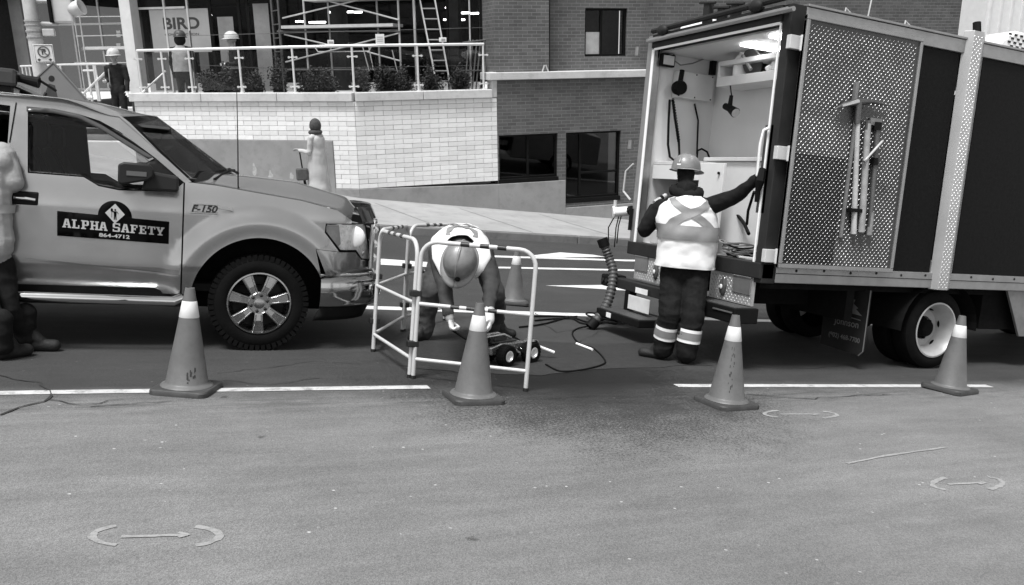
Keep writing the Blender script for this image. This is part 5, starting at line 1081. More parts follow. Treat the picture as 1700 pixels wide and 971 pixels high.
for i in range(7): a = random.Random(i); P('fitting', MB().tube([(.05 + .04 * i, -.075, .12 + .02 * a.random()), (.08 + .04 * i, -.085 - .02 * a.random(), .1)], .011, 6), CHROME if i % 2 else BLK, cw)
lev = T('lifting_strap', 'black lifting strap running from the worker glove to the crawler', 'strap'); 
gl = U(752, 549, 7.2); P('strap', MB().tube([gl, gl.lerp(CM @ Vector((-.25, 0, .2)), .5) + Vector((0, 0, -.03)), CM @ Vector((-.25, 0, .21))], .02, 8, flat=.5), BLK, lev); P('strap_end', MB().tube([CM @ Vector((-.27, 0, .21)), CM @ Vector((-.2, 0, .235))], .026, 8), BLK, lev)
# ================================================================ cables and hoses
def ground_line(pts, r, name, par, mat, n=8, lift=0.):
    q = [G(*p) for p in pts]; out = []
    for i in range(len(q) - 1):
        p0, p1, p2, p3 = q[max(i - 1, 0)], q[i], q[i + 1], q[min(i + 2, len(q) - 1)]
        for k in range(6): t = k / 6; out.append(.5 * ((2 * p1) + (p2 - p0) * t + (2 * p0 - 5 * p1 + 4 * p2 - p3) * t * t + (3 * p1 - p0 - 3 * p2 + p3) * t ** 3))
    out.append(q[-1]); out = [Vector((p.x, p.y, zg(p.y) + r + .004 + lift)) for p in out]
    return P(name, MB().tube(out, r, n), mat, par, smooth=60)
tc_ = T('tether_cable', 'black tether cable with white end looping from the crawler across the asphalt', 'cable', G(1000, 590))
def rel(t, o): o.location = -Vector(t.location); return o
rel(tc_, ground_line([(906, 607), (930, 618), (965, 616), (1000, 607), (1003, 598), (985, 580), (962, 572), (950, 556), (958, 547), (985, 541), (1010, 536)], .008, 'cable', tc_, BLK)); rel(tc_, ground_line([(957, 573), (970, 578), (983, 583)], .013, 'white_sleeve', tc_, M('white_seal', .85, .5)))
gc = T('ground_cables', 'thin dark cables trailing over the road behind the barrier', 'cable', G(950, 530))
for pts in ([(886, 527), (930, 527), (955, 530), (975, 536), (1000, 534)], [(888, 534), (920, 531), (950, 531), (965, 538), (990, 541)], [(862, 545), (900, 540), (940, 529), (958, 527)]): rel(gc, ground_line(pts, .01, 'cable', gc, BLK))
cp = T('cable_heap', 'heap of coiled dark cable on the road under the truck hitch', 'cable', G(1010, 534)); b_ = G(1012, 533)
for i in range(8): r_ = .12 + .05 * rnd.random(); ox, oy = rnd.uniform(-.12, .12), rnd.uniform(-.1, .1); P('loop', MB().tube([(ox + r_ * 1.3 * math.cos(t), oy + r_ * math.sin(t), .02 + .014 * i + .01 * math.sin(2 * t + i)) for t in [2 * math.pi * k / 20 for k in range(20)]], .011, 6, closed=True), BLK, cp)
hs = T('corrugated_hose', 'grey corrugated suction hose hanging by the truck hitch to the road', 'hose')
hp_ = [U(*q) for q in ((1003, 409, 9.95), (1010, 428, 9.95), (1017, 450, 9.9), (1016, 475, 9.85), (1010, 500, 9.8), (999, 522, 9.75), (984, 540, 9.72))]; hq = []
for i in range(len(hp_) - 1):
    p0, p1, p2, p3 = hp_[max(i - 1, 0)], hp_[i], hp_[i + 1], hp_[min(i + 2, len(hp_) - 1)]
    for k in range(16): t = k / 16; hq.append(.5 * ((2 * p1) + (p2 - p0) * t + (2 * p0 - 5 * p1 + 4 * p2 - p3) * t * t + (3 * p1 - p0 - 3 * p2 + p3) * t ** 3))
mn = min(p.z for p in hq); 
for p in hq: p.z += max(0, .075 - mn)
P('hose', MB().tube(hq, [.047 + (.011 if k % 4 < 2 else 0) for k in range(len(hq))], 16), M('hose_grey', .05, .5, var=.2), hs, smooth=50); P('cuff', MB().tube([hq[0] + (hq[0] - hq[3]).normalized() * .08, hq[3]], .066, 16), BLK, hs, smooth=50); P('cuff', MB().tube([hq[-6], hq[-1] + (hq[-1] - hq[-4]).normalized() * .06], .066, 16, caps=False), BLK, hs, smooth=50)
wa = T('winch_arm', 'white winch arm with hanging cables on the left rear post of the truck', 'winch'); q = [U(1020, 352, 9.9), U(1046, 350, 9.9)]; qe = FT.M @ Vector((0, WID + .02, 1.42))
P('drum', MB().tube([q[0], q[1]], .055, 14), M('white_seal', .85, .5), wa, smooth=50); P('end_disc', MB().tube([q[0] + (q[0] - q[1]) * .1, q[0]], .07, 14), M('white_seal', .85, .5), wa); P('motor', MB().tube([q[1], q[1].lerp(qe, .5), qe], [.06, .05, .035], 10), BLK, wa); P('bracket', MB().tube([qe, qe + Vector((0, .0, -.25))], .03, 8), BLK, wa); P('post', MB().tube([q[0] + Vector((0, 0, .06)), q[0] + Vector((0, 0, .14))], .02, 8), LITE, wa)
for k, (x0, x1) in enumerate(((1016, 1010), (1022, 1020), (1026, 1024))): a = U(x0 + 6, 356, 9.9); b = U(x1, 410 - 6 * (k == 2), 9.95); P('hanging_cable', MB().tube([a, a.lerp(b, .4) + CR * (-.05 if k == 0 else -.015), b], .008, 6), BLK, wa)
# ================================================================ street furniture on the far left
up_ = FB.z
def leanM(base): return Matrix(((FB.x.x, FB.y.x, FB.z.x, base.x), (FB.x.y, FB.y.y, FB.z.y, base.y), (FB.x.z, FB.y.z, FB.z.z, base.z), (0, 0, 0, 1)))
p_ = U(72, 150, 14.6); bz = KZ + .13 + (p_.y - KY) * .115; p_ = p_ - up_ * ((p_.z - bz) / up_.z + .02)
sp2 = T('signal_pole', 'thick pale street pole with straps at the left edge behind the pickup', 'pole', mat=leanM(p_)); POL = M('pole_paint', .5, .6, var=.15, vs=4, dirt=.3)
P('shaft', MB().tube([(0, 0, 0), (0, 0, 5.2)], [.125, .105], 16), POL, sp2, smooth=50); P('foot', MB().lathe([(.2, 0), (.2, .04), (.13, .06)], 16), POL, sp2)
FPL = Frame(p_, FB.x, FB.y, FB.z); zz_ = lambda py, px=68: FPL.at(px, py, 0).z
for py in (35, 42, 52, 62): z = zz_(py); P('strap', MB().lathe([(.128, z - .02), (.132, z), (.128, z + .02)], 16, None, False), M('strap_grey', .28, .5), sp2)
P('control_box', MB().box(.14, .32, -.1, .06, zz_(60), zz_(48)), M('box_pale', .5, .5), sp2, bevel=.01)
q = FPL.at(73, 89, -.16); ns = T('no_parking_sign', 'small white square no-parking sign strapped to the signal pole', 'sign', mat=FPL.M)
P('plate', box(q.x - .15, q.x + .15, -.165, -.155, q.z - .15, q.z + .15), M('sign_white', .72, .5, var=.04), ns, bevel=.01)
P('border', MB().tube([(q.x + a, -.166, q.z + b) for a, b in ((-.135, -.135), (.135, -.135), (.135, .135), (-.135, .135))], .006, 5, closed=True), M('sign_dark', .05, .5), ns); P('ring', MB().tube([(q.x + .085 * math.cos(a), -.167, q.z + .03 + .085 * math.sin(a)) for a in [i * math.pi / 14 for i in range(28)]], .011, 6, closed=True), M('sign_grey', .12, .5), ns); P('slash', MB().tube([(q.x - .06, -.17, q.z + .09), (q.x + .06, -.17, q.z - .03)], .009, 6), M('sign_grey', .12, .5), ns)
P('letter', MB().add([(q.x - .03, -.1665, q.z - .02), (q.x - .01, -.1665, q.z - .02), (q.x - .01, -.1665, q.z + .02), (q.x + .04, -.1665, q.z + .03), (q.x + .03, -.1665, q.z + .075), (q.x - .03, -.1665, q.z + .08)], [(0, 1, 2, 3, 4, 5)]), M('sign_dark', .05, .5), ns)
for sg3 in (-1, 1): P('arrow', MB().add([(q.x + sg3 * .055, -.1665, q.z - .1), (q.x + sg3 * .085, -.1665, q.z - .075), (q.x + sg3 * .115, -.1665, q.z - .1), (q.x + sg3 * .085, -.1665, q.z - .125)], [(0, 1, 2, 3)]), M('sign_dark', .05, .5), ns)
tl = T('traffic_signal', 'pale traffic signal head hanging beside the pole at the top left', 'traffic signal', mat=FPL.M); a = FPL.at(92, 38, 0); b = FPL.at(118, -10, 0)
P('housing', MB().box(a.x, a.x + .3, -.15, .12, a.z, a.z + 1.0), M('signal_pale', .62, .5, var=.08), tl, bevel=.03); P('visor', MB().tube([(a.x + .28, -.05, a.z + .2), (a.x + .46, -.12, a.z + .26)], [.11, .13], 14, caps=False), M('signal_pale', .62, .5), tl, smooth=50, solid=.01); P('visor', MB().tube([(a.x + .28, -.05, a.z + .55), (a.x + .46, -.12, a.z + .61)], [.11, .13], 14, caps=False), M('signal_pale', .62, .5), tl, smooth=50, solid=.01); P('side_plate', MB().box(a.x - .05, a.x - .01, -.2, .15, a.z + .0, a.z + 1.0), BLK, tl); P('arm', MB().tube([(0, 0, a.z + .35), (a.x - .02, 0, a.z + .35)], .04, 8), POL, tl); P('arm', MB().tube([(0, 0, a.z + .0), (a.x + .05, 0, a.z - .02)], .03, 8), POL, tl)
ws_c = U(88, 166, 12.2); FD = Frame(ws_c, CR - Vector((0, 0, CR.z)), CF - Vector((0, 0, CF.z)), (0, 0, 1)); FD = Frame(ws_c, FD.x, FD.z.cross(FD.x), (0, 0, 1))
dg = T('roadwork_sign', 'diamond roadwork sign with worker symbol standing behind the pickup roof', 'sign', mat=FD.M); hd_ = .55
P('plate', MB().prism([(0, -hd_), (hd_, 0), (0, hd_), (-hd_, 0)], -.006, .006), M('sign_orange_grey', .14, .5, var=.06), dg); P('border', MB().tube([(0, -.008, -hd_ + .03), (hd_ - .03, -.008, 0), (0, -.008, hd_ - .03), (-hd_ + .03, -.008, 0)], .008, 5, closed=True), M('sign_dark', .05, .5), dg)
P('symbol_head', MB().lathe([(.001, 0), (.045, 0)], 16, Matrix.Translation((-.02, -.0075, .30)) @ Matrix.Rotation(R_(90), 4, 'X')), MARK, dg); P('symbol_body', MB().add([(x, -.0075, z) for x, z in ((-.06, .23), (.03, .21), (.07, .05), (.1, -.25), (.02, -.25), (-.01, -.02), (-.12, .05), (-.1, .12))], [tuple(range(8))]), MARK, dg); P('symbol_arm', MB().tube([(-.1, -.008, .1), (-.2, -.008, -.1)], .02, 6), MARK, dg)
gz = zg(ws_c.y) - ws_c.z
for sg3 in (-1, 1): P('stand_leg', MB().tube([(0, .02, -hd_ + .1), (sg3 * .4, .25, gz)], .016, 6), LITE, dg)
P('stand_leg', MB().tube([(0, .02, hd_ - .1), (0, .03, -hd_), (0, -.3, gz)], .016, 6), LITE, dg)
# ================================================================ people
def limb(m, p0, p1, r0, r1, flat=1., side=None, n=14):
    """closed tapered capsule; flat squeezes it at right angles to 'side'"""
    p0, p1 = Vector(p0), Vector(p1); ax = p1 - p0; L = ax.length; z = ax.normalized() if L > 1e-6 else Vector((0, 0, 1))
    s_ = Vector(side) if side is not None else z.orthogonal(); s_ = (s_ - z * s_.dot(z)).normalized(); t = z.cross(s_); rings = []
    for i in range(6): a = R_(-90 + 90 * i / 5.0) ; rings.append((r0 * math.sin(a), max(r0 * math.cos(a), 1e-4)))
    for i in range(6): a = R_(90 * i / 5.0); rings.append((L + r1 * math.sin(a), max(r1 * math.cos(a), 1e-4)))
    vs = [p0 + z * h + (s_ * math.cos(2 * math.pi * k / n) + t * math.sin(2 * math.pi * k / n) * flat) * r for h, r in rings for k in range(n)]
    m.add(vs, [(i * n + k, i * n + (k + 1) % n, (i + 1) * n + (k + 1) % n, (i + 1) * n + k) for i in range(11) for k in range(n)] + [tuple(range(n))[::-1], tuple(range(11 * n, 12 * n))])
def body_mesh(segs, mats, par, name='body', voxel=.008, smooth_it=5, fold=.006, seed=0, folds=()):
    m = MB()
    for s_ in segs: limb(m, *s_[:4], *(s_[5:] if len(s_) > 5 else ()))
    me = bpy.data.meshes.new('tmp'); me.from_pydata(m.v, [], m.f); ob = bpy.data.objects.new('tmp', me); COL.objects.link(ob)
    md = ob.modifiers.new('r', 'REMESH'); md.mode = 'VOXEL'; md.voxel_size = voxel; md.use_smooth_shade = True
    ms = ob.modifiers.new('s', 'SMOOTH'); ms.factor = .5; ms.iterations = smooth_it
    dg_ = bpy.context.evaluated_depsgraph_get(); ev = ob.evaluated_get(dg_); nm = bpy.data.meshes.new_from_object(ev); bpy.data.objects.remove(ob); nm.name = name
    nv = len(nm.vertices); co_ = np.empty(nv * 3); nm.vertices.foreach_get('co', co_); co_ = co_.reshape(-1, 3); no = np.empty(nv * 3); nm.vertices.foreach_get('normal', no); no = no.reshape(-1, 3)
    def near(pts):
        best = np.full(len(pts), 1e9); arg = np.zeros(len(pts), int); prm = np.zeros(len(pts))
        for s_ in segs:
            a, b = np.array(s_[0]), np.array(s_[1]); ab = b - a; t = np.clip(((pts - a) @ ab) / max(ab @ ab, 1e-9), 0, 1); dd = np.linalg.norm(pts - (a + t[:, None] * ab), axis=1) - (s_[2] + (s_[3] - s_[2]) * t)
            k = dd < best; best[k] = dd[k]; arg[k] = s_[4]
        return arg
    vreg = near(co_)
    if fold:
        amp = np.array([folds[r] if folds else fold for r in vreg])
        idx = np.nonzero(amp > 0)[0]; sd_ = Vector((seed * 3.1, seed * 1.7, 0))
        for i in idx:
            p = Vector(co_[i]); q = Vector((p.x * 7, p.y * 7, p.z * 13)) + sd_
            h_ = .75 - 2.2 * abs(noise.noise(q * .8)) + .5 * noise.noise(q * 1.9); co_[i] += no[i] * h_ * amp[i]
        nm.vertices.foreach_set('co', co_.ravel())
    for q in mats: nm.materials.append(q)
    fc = np.empty(len(nm.polygons) * 3); nm.polygons.foreach_get('center', fc); nm.polygons.foreach_set('material_index', near(fc.reshape(-1, 3)).astype('int32')); nm.polygons.foreach_set('use_smooth', [True] * len(nm.polygons)); nm.update()
    o = bpy.data.objects.new(name, nm); COL.objects.link(o); o.parent = par; return o
class Loft:
    def __init__(s, secs, a, b): s.s = secs; s.a, s.b = Vector(a), Vector(b)
    def pt(s, th, t, off=0., fold=.013):
        n = len(s.s) - 1; x = max(0, min(.9999, t)) * n; i = int(x); f = x - i; f = f * f * (3 - 2 * f); A, B_ = s.s[i], s.s[i + 1]
        c = Vector(A[0]).lerp(Vector(B_[0]), x - i); w_ = A[1] + (B_[1] - A[1]) * f; d_ = A[2] + (B_[2] - A[2]) * f
        ct, st_ = math.cos(th), math.sin(th); e = .9; q = s.a * (w_ + off) * math.copysign(abs(ct) ** e, ct) + s.b * (d_ + off) * math.copysign(abs(st_) ** e, st_)
        p = c + q; v = Vector((p.x * 7, p.y * 7, p.z * 10)); nn = q.normalized(); return p + nn * fold * (noise.noise(v) + .5 * noise.noise(v * 2.3) + (1.1 - t) * 1.6 * (.3 - abs(noise.noise(Vector((p.x * 9 + p.z * 7, p.y * 9 + p.z * 7, 3))))))
    def mesh(s, nu=48, nv=24, t0=0., t1=1., off=0., th0=0., th1=2 * math.pi):
        full = abs(th1 - th0 - 2 * math.pi) < 1e-6; m = MB()
        return m.grid(lambda u, v: s.pt(th0 + (th1 - th0) * u, t0 + (t1 - t0) * v, off), nu, nv)
    def band(s, pts, wd, off, n=24):
        """strip along (theta,t) points; wd in t units"""
        m = MB(); vs = []
        for i in range(n + 1):
            x = i / n * (len(pts) - 1); k = min(int(x), len(pts) - 2); f = x - k; th = pts[k][0] + (pts[k + 1][0] - pts[k][0]) * f; t = pts[k][1] + (pts[k + 1][1] - pts[k][1]) * f
            dth = pts[k + 1][0] - pts[k][0]; dt = pts[k + 1][1] - pts[k][1]; L = math.hypot(dth * .42, dt); nx, ny = -dt / L / .42, dth * .42 / L
            for j in range(5): g = (j / 4 - .5) * wd; vs.append(s.pt(th + nx * g, t + ny * g, off))
        m.add(vs, [(i * 5 + j, i * 5 + j + 1, (i + 1) * 5 + j + 1, (i + 1) * 5 + j) for i in range(n) for j in range(4)]); return m
def hard_hat(par, c, upv, fwd, mat, R0=.142, lamp=False):
    z = Vector(upv).normalized(); x = Vector(fwd); x = (x - z * x.dot(z)).normalized(); y = z.cross(x); Tm = Matrix(((x.x, y.x, z.x, c[0]), (x.y, y.y, z.y, c[1]), (x.z, y.z, z.z, c[2]), (0, 0, 0, 1)))
    def dome(u, v):
        a = 2 * math.pi * u; e = R_(90 * v); r = R0 * math.cos(e) ** .75; rid = 1 + .035 * max(0, math.cos(3 * math.asin(max(-1, min(1, math.sin(a))))) if abs(math.sin(a)) < .5 else 0) * v * (1 - v) * 4
        return Tm @ Vector((r * 1.14 * math.cos(a), r * .96 * math.sin(a), R0 * 1.02 * math.sin(e) * rid))
    o = P('hard_hat', MB().grid(dome, 40, 12), mat, par, smooth=60)
    def brim(u, v): a = 2 * math.pi * u; pk_ = .05 * max(0, math.cos(a)) ** 2; r = R0 + v * (.018 + pk_); return Tm @ Vector((r * 1.14 * math.cos(a), r * .96 * math.sin(a), -.004 - v * (.012 + .25 * pk_)))
    P('brim', MB().grid(brim, 40, 3), mat, o, smooth=60, solid=.004)
    P('ridge', MB().tube([Tm @ Vector((R0 * 1.15 * math.cos(R_(t)), 0, R0 * 1.03 * math.sin(R_(t)))) for t in range(15, 170, 10)], .012, 8), mat, o, smooth=60)
    if lamp: P('lamp_clip', MB().sphere(Tm @ Vector((R0 * 1.2, .02, .02)), (.025, .02, .02), 8), BLK, o)
    else: P('badge', MB().add([Tm @ Vector((-R0 * 1.15, a, b)) for a, b in ((-.02, .02), (.02, .02), (.02, .035), (-.02, .035))], [(0, 1, 2, 3)]), M('hat_badge', .7, .5), o)
    return o
def boot(segs, heel, toe_dir, reg, rl, h=.12):
    """segments of a boot standing on the ground"""
    t = Vector(toe_dir).normalized(); b = Vector(heel); s_ = t.cross(Vector((0, 0, 1)))
    segs += [(b + Vector((0, 0, .05)), b + t * .2 + Vector((0, 0, .045)), .05, .048, reg, 1., s_), (b + t * .02 + Vector((0, 0, .06)), b + Vector((0, 0, h + .08)), .056, .06, reg), (b + t * .1 + Vector((0, 0, .07)), b + t * .03 + Vector((0, 0, h + .04)), .045, .05, reg)]
def hand(segs, wrist, d, palm_n, reg, curl=.5, side=1, sc=1.):
    """palm, four bent fingers of unequal length and a thumb from the side of the palm"""
    d = Vector(d).normalized(); pn = Vector(palm_n); pn = (pn - d * pn.dot(d)).normalized(); s_ = d.cross(pn) * side; w0 = Vector(wrist)
    segs.append((w0, w0 + d * .075 * sc, .03 * sc, .037 * sc, reg, .55, s_))
    for i, (o_, L) in enumerate(((-.029, .07), (-.01, .08), (.01, .075), (.028, .058))):
        k0 = w0 + d * .085 * sc + s_ * o_ * sc; k1 = k0 + (d * math.cos(curl * .7) + pn * math.sin(curl * .7)) * L * .45 * sc; k2 = k1 + (d * math.cos(curl * 1.7) + pn * math.sin(curl * 1.7)) * L * .33 * sc; k3 = k2 + (d * math.cos(curl * 2.5) + pn * math.sin(curl * 2.5)) * L * .25 * sc
        for a, b, r in ((k0, k1, .0105), (k1, k2, .0098), (k2, k3, .009)): segs.append((a, b, r * sc, r * .95 * sc, reg))
    t0 = w0 + d * .03 * sc - s_ * .03 * sc; t1 = t0 + (d * .6 - s_ * .55 + pn * .5).normalized() * .045 * sc; t2 = t1 + (d * .75 + pn * .6).normalized() * .04 * sc
    segs += [(t0, t1, .014 * sc, .0115 * sc, reg), (t1, t2, .0115 * sc, .01 * sc, reg)]
def head(segs, c, upv, fwd, reg, hair=None, sc=1.):
    z = Vector(upv).normalized(); x = Vector(fwd); x = (x - z * x.dot(z)).normalized(); y = z.cross(x); c = Vector(c); q = lambda a, b, d_: c + (x * a + y * b + z * d_) * sc
    segs += [(q(-.02, 0, .03), q(.01, 0, .035), .092 * sc, .088 * sc, reg, .88, x), (q(.03, 0, -.03), q(.035, 0, -.075), .068 * sc, .045 * sc, reg, .9, x), (q(.085, 0, .01), q(.112, 0, -.03), .01 * sc, .016 * sc, reg), (q(.07, 0, -.06), q(.085, 0, -.062), .02 * sc, .014 * sc, reg), (q(.078, -.035, .03), q(.078, .035, .03), .014 * sc, .014 * sc, reg)]
    for s_ in (-1, 1): segs.append((q(-.005, s_ * .085, .02), q(-.005, s_ * .088, -.015), .017 * sc, .013 * sc, reg, .5, x))
SKIN = M('skin', .32, .55, var=.08, vs=12); BLKC = M('black_cloth', .010, .9, var=.3, vs=9, bump=.4, bs=160, spec=.15); JEAN = M('work_trousers', .055, .9, var=.3, vs=7, bump=.4, bs=200, dirt=.3, spec=.2); SLV = M('dark_sleeve', .045, .9, var=.25, vs=9, bump=.4, bs=200, spec=.2); BOOT = M('boot_leather', .007, .7, var=.35, vs=14, bump=.4); GLOVE = M('pale_glove', .62, .8, var=.12, vs=18, bump=.3)
VEST = M('vest_pale', .70, .75, var=.04, vs=6, bump=.25, bs=220); REFL = M('reflective_tape', .2, .5, var=.06, vs=20, bump=.2, bs=300); HATG = M('hat_grey', .18, .4, var=.15, vs=7, dirt=.4, coat=.15); BGLV = M('black_glove', .012, .7)
Ar = Vector((.911, -.412, 0)).normalized(); Aw = Vector((.412, .911, 0)).normalized(); ZU = Vector((0, 0, 1))
# ---- worker standing at the truck, seen from behind
base = Vector((4.76, 6.6, 0)); t = T('person', 'worker in pale vest with taped cross reaching into the truck rear', 'person', base); u_ = lambda px, py, dp: U(px, py, dp) - base; sg = []
hipL, hipR = u_(1119, 452, 8.22), u_(1154, 452, 8.18); knL, knR = u_(1112, 522, 8.12), u_(1150, 528, 8.06); bL, bR = G(1099, 597) - base, G(1138, 604) - base
anL, anR = bL + Vector((0, 0, .17)), bR + Vector((0, 0, .17))
for h_, k_, a_ in ((hipL, knL, anL), (hipR, knR, anR)): sg += [(h_, k_, .132, .108, 0), (k_, a_, .106, .094, 0), (a_ + Vector((0, 0, .16)), a_ + Vector((0, 0, -.06)), .106, .1, 0)]
boot(sg, bL, Aw * .45 - Ar * .9, 3, .06); boot(sg, bR, Aw + Ar * .1, 3, .06)
pel = u_(1137, 440, 8.2); che = u_(1139, 365, 8.18); nk = u_(1139, 318, 8.17)
sg += [(pel + ZU * -.05, pel + ZU * .12, .2, .2, 0, .72, Ar), (pel + ZU * .12, che, .2, .225, 1, .68, Ar), (che + ZU * .05 - Ar * .12, che + ZU * .13 - Ar * .14, .12, .1, 1), (che + ZU * .05 + Ar * .12, che + ZU * .13 + Ar * .14, .12, .1, 1), (che + ZU * .1, nk, .14, .085, 1), (nk - ZU * .03, nk + ZU * .03, .115, .1, 1), (nk, nk + ZU * .1, .07, .065, 1)]
shL, shR = u_(1099, 345, 8.2), u_(1181, 342, 8.12); elL, wrL = u_(1070, 382, 8.3), u_(1084, 346, 8.55); elR, wrR = u_(1224, 324, 7.95), u_(1256, 297, 7.8)
sg += [(shL, elL, .088, .072, 1), (elL, wrL, .072, .05, 1), (shR, elR, .09, .07, 1), (elR, wrR, .07, .048, 1)]
hand(sg, wrL, (u_(1094, 326, 8.62) - wrL), Ar, 4, .9, 1); hand(sg, wrR, (u_(1268, 286, 7.76) - wrR), -ZU + Ar * .3, 4, .7, -1)
hc = u_(1138, 290, 8.22); head(sg, hc + ZU * -.02, ZU, Aw - Ar * .35, 1)
body_mesh(sg, [BLKC, BLKC, SKIN, BOOT, BGLV], t, folds=(.008, .006, 0, .002, 0), seed=1)
lf = Loft([(pel - ZU * .02, .285, .215), (pel + ZU * .14, .275, .205), (pel + ZU * .3, .285, .205), (che + ZU * .0, .295, .2), (che + ZU * .11, .28, .18), (che + ZU * .185, .215, .14), (che + ZU * .235, .12, .12)], Ar, Aw)
vs_ = P('vest', lf.mesh(60, 36), VEST, t, smooth=179, solid=.004)
th = lambda dgr: R_(dgr)
P('tape_band', lf.band([(th(0), .36), (th(120), .36), (th(240), .36), (th(360), .36)], .16, .0135, 72), REFL, vs_, smooth=179)
P('tape_cross', lf.band([(th(212), .9), (th(258), .66), (th(322), .36)], .11, .0085, 30), REFL, vs_, smooth=179); P('tape_cross', lf.band([(th(330), .90), (th(282), .66), (th(218), .36)], .11, .011, 30), REFL, vs_, smooth=179)
P('hem', lf.band([(th(0), .012), (th(120), .012), (th(240), .012), (th(360), .012)], .02, .006, 60), M('vest_hem', .72, .8), vs_, smooth=179)
P('hood', MB().tube([nk + ZU * (.0 + .035 * math.sin(a)) + Ar * .115 * math.cos(a) + Aw * .1 * math.sin(a) for a in [2 * math.pi * i / 20 for i in range(20)]], [.048 + .012 * math.cos(2 * i) for i in range(20)], 10, closed=True), BLKC, t, smooth=179)
for k_, a_ in ((knL, anL), (knR, anR)):
    f = .60; c = k_.lerp(a_, f); dz = (k_ - a_).normalized()
    bn_ = P('leg_tape', MB().tube([c - dz * .065, c - dz * .03, c + dz * .03, c + dz * .065], .112, 20, caps=False), M('tape_white', .8, .6), t, smooth=60); P('tape_core', MB().tube([c - dz * .036, c + dz * .036], .1145, 20, caps=False), REFL, bn_, smooth=60)
hard_hat(t, hc + ZU * .055, ZU + Aw * .06, Aw * .8 - Ar * .0 + Ar * .6, HATG)
tl_ = T('hand_tool', 'short metal tool held in the left glove of the worker at the truck', 'tool'); a = base + u_(1086, 336, 8.55); b = base + u_(1105, 324, 8.66); P('barrel', MB().tube([a, b], .022, 10), LITE, tl_, smooth=50); P('collar', MB().tube([a.lerp(b, .5), a.lerp(b, .7)], .027, 10), BLK, tl_)
# ---- worker bending over the crawler
base = Vector((3.05, 7.8, 0)); t = T('person', 'worker bent double in pale vest and dark trousers inside the folding barrier', 'person', base); sg = []
hipL, hipR = u_(736, 412, 8.45), u_(796, 412, 8.45); knL, knR = u_(716, 482, 8.15), u_(822, 488, 8.35); bL, bR = Vector((2.64, 7.77, 0)) - base, Vector((3.50, 8.03, 0)) - base; anL, anR = bL + ZU * .16, bR + ZU * .16
for h_, k_, a_ in ((hipL, knL, anL), (hipR, knR, anR)): sg += [(h_, k_, .125, .1, 0), (k_, a_, .1, .085, 0), (a_ + ZU * .14, a_ - ZU * .06, .098, .092, 0)]
boot(sg, bL, -Aw * .9 - Ar * .5, 3, .06); boot(sg, bR, -Aw * .4 + Ar * .9, 3, .06)
pel = u_(766, 404, 8.45); che = u_(765, 410, 7.75); nk = u_(764, 420, 7.45); bd_ = (che - pel).normalized()
sg += [(pel - Aw * -.02, pel.lerp(che, .3), .19, .19, 0, .75, Ar), (pel.lerp(che, .3), che, .185, .2, 1, .68, Ar), (che + bd_ * .05 - Ar * .13, che + bd_ * .14 - Ar * .14, .11, .1, 1), (che + bd_ * .05 + Ar * .13, che + bd_ * .14 + Ar * .14, .11, .1, 1), (che + bd_ * .1, nk, .13, .08, 1), (nk, u_(763, 432, 7.3), .062, .06, 2)]
shL, shR = u_(727, 420, 7.55), u_(802, 420, 7.55); elL, wrL = u_(738, 472, 7.35), u_(744, 518, 7.22); elR, wrR = u_(815, 470, 7.35), u_(811, 512, 7.15)
sg += [(shL, elL, .09, .07, 1), (elL, wrL, .07, .05, 1), (shR, elR, .092, .075, 1), (elR, wrR, .075, .05, 1)]
gl0 = u_(751, 548, 7.2); hand(sg, wrL + (gl0 - wrL) * .3, gl0 - wrL, Ar * 1. - Aw * .2, 4, 1.0, 1, 1.05); gr0 = u_(812, 550, 7.08); hand(sg, wrR + (gr0 - wrR) * .35, gr0 - wrR, -Ar, 4, .8, 1, 1.1); sg += [(wrR, wrR.lerp(gr0, .5), .05, .048, 4), (wrL.lerp(gl0, .1), wrL.lerp(gl0, .35), .042, .038, 2)]
hup = (-Aw * .86 + ZU * .42 - Ar * .02).normalized(); hfw = (-ZU * .9 - Aw * .35 - Ar * .12).normalized(); hc = u_(764, 436, 7.22); head(sg, hc, hup, hfw, 2)
body_mesh(sg, [JEAN, SLV, SKIN, BOOT, GLOVE], t, folds=(.009, .008, 0, .002, .001), seed=2)
nrm_ = bd_.cross(Ar).normalized(); nrm_ = nrm_ if nrm_.z > 0 else -nrm_
lf = Loft([(pel.lerp(che, .18) , .235, .205), (pel.lerp(che, .45), .245, .2), (pel.lerp(che, .75), .255, .195), (che, .27, .185), (che + bd_ * .12, .27, .17), (che + bd_ * .2, .215, .145), (che + bd_ * .25, .13, .12)], Ar, nrm_)
vs_ = P('vest', lf.mesh(56, 30), VEST, t, smooth=179, solid=.004)
P('tape_cross', lf.band([(th(130), .93), (th(102), .62), (th(66), .3)], .085, .0085, 30), REFL, vs_, smooth=179); P('tape_cross', lf.band([(th(50), .93), (th(78), .62), (th(114), .3)], .085, .011, 30), REFL, vs_, smooth=179); P('tape_band', lf.band([(th(0), .25), (th(120), .25), (th(240), .25), (th(360), .25)], .09, .006, 60), REFL, vs_, smooth=179)
for fp in (((730, 404, 7.5), (733, 428, 7.38), (742, 452, 7.34), (750, 472, 7.36)), ((798, 404, 7.5), (800, 424, 7.4), (792, 444, 7.36), (784, 458, 7.38))): P('vest_flap', MB().tube([u_(*q) for q in fp], [.075, .085, .07, .045], 12, flat=.4), VEST, vs_, smooth=179)
hard_hat(t, hc + hup * .06, hup, hfw, HATG, .15, True)
P('face_mask', MB().sphere(hc + hfw * .07 - hup * .045, (.055, .045, .05), 10), M('mask', .6, .7), t, smooth=80)
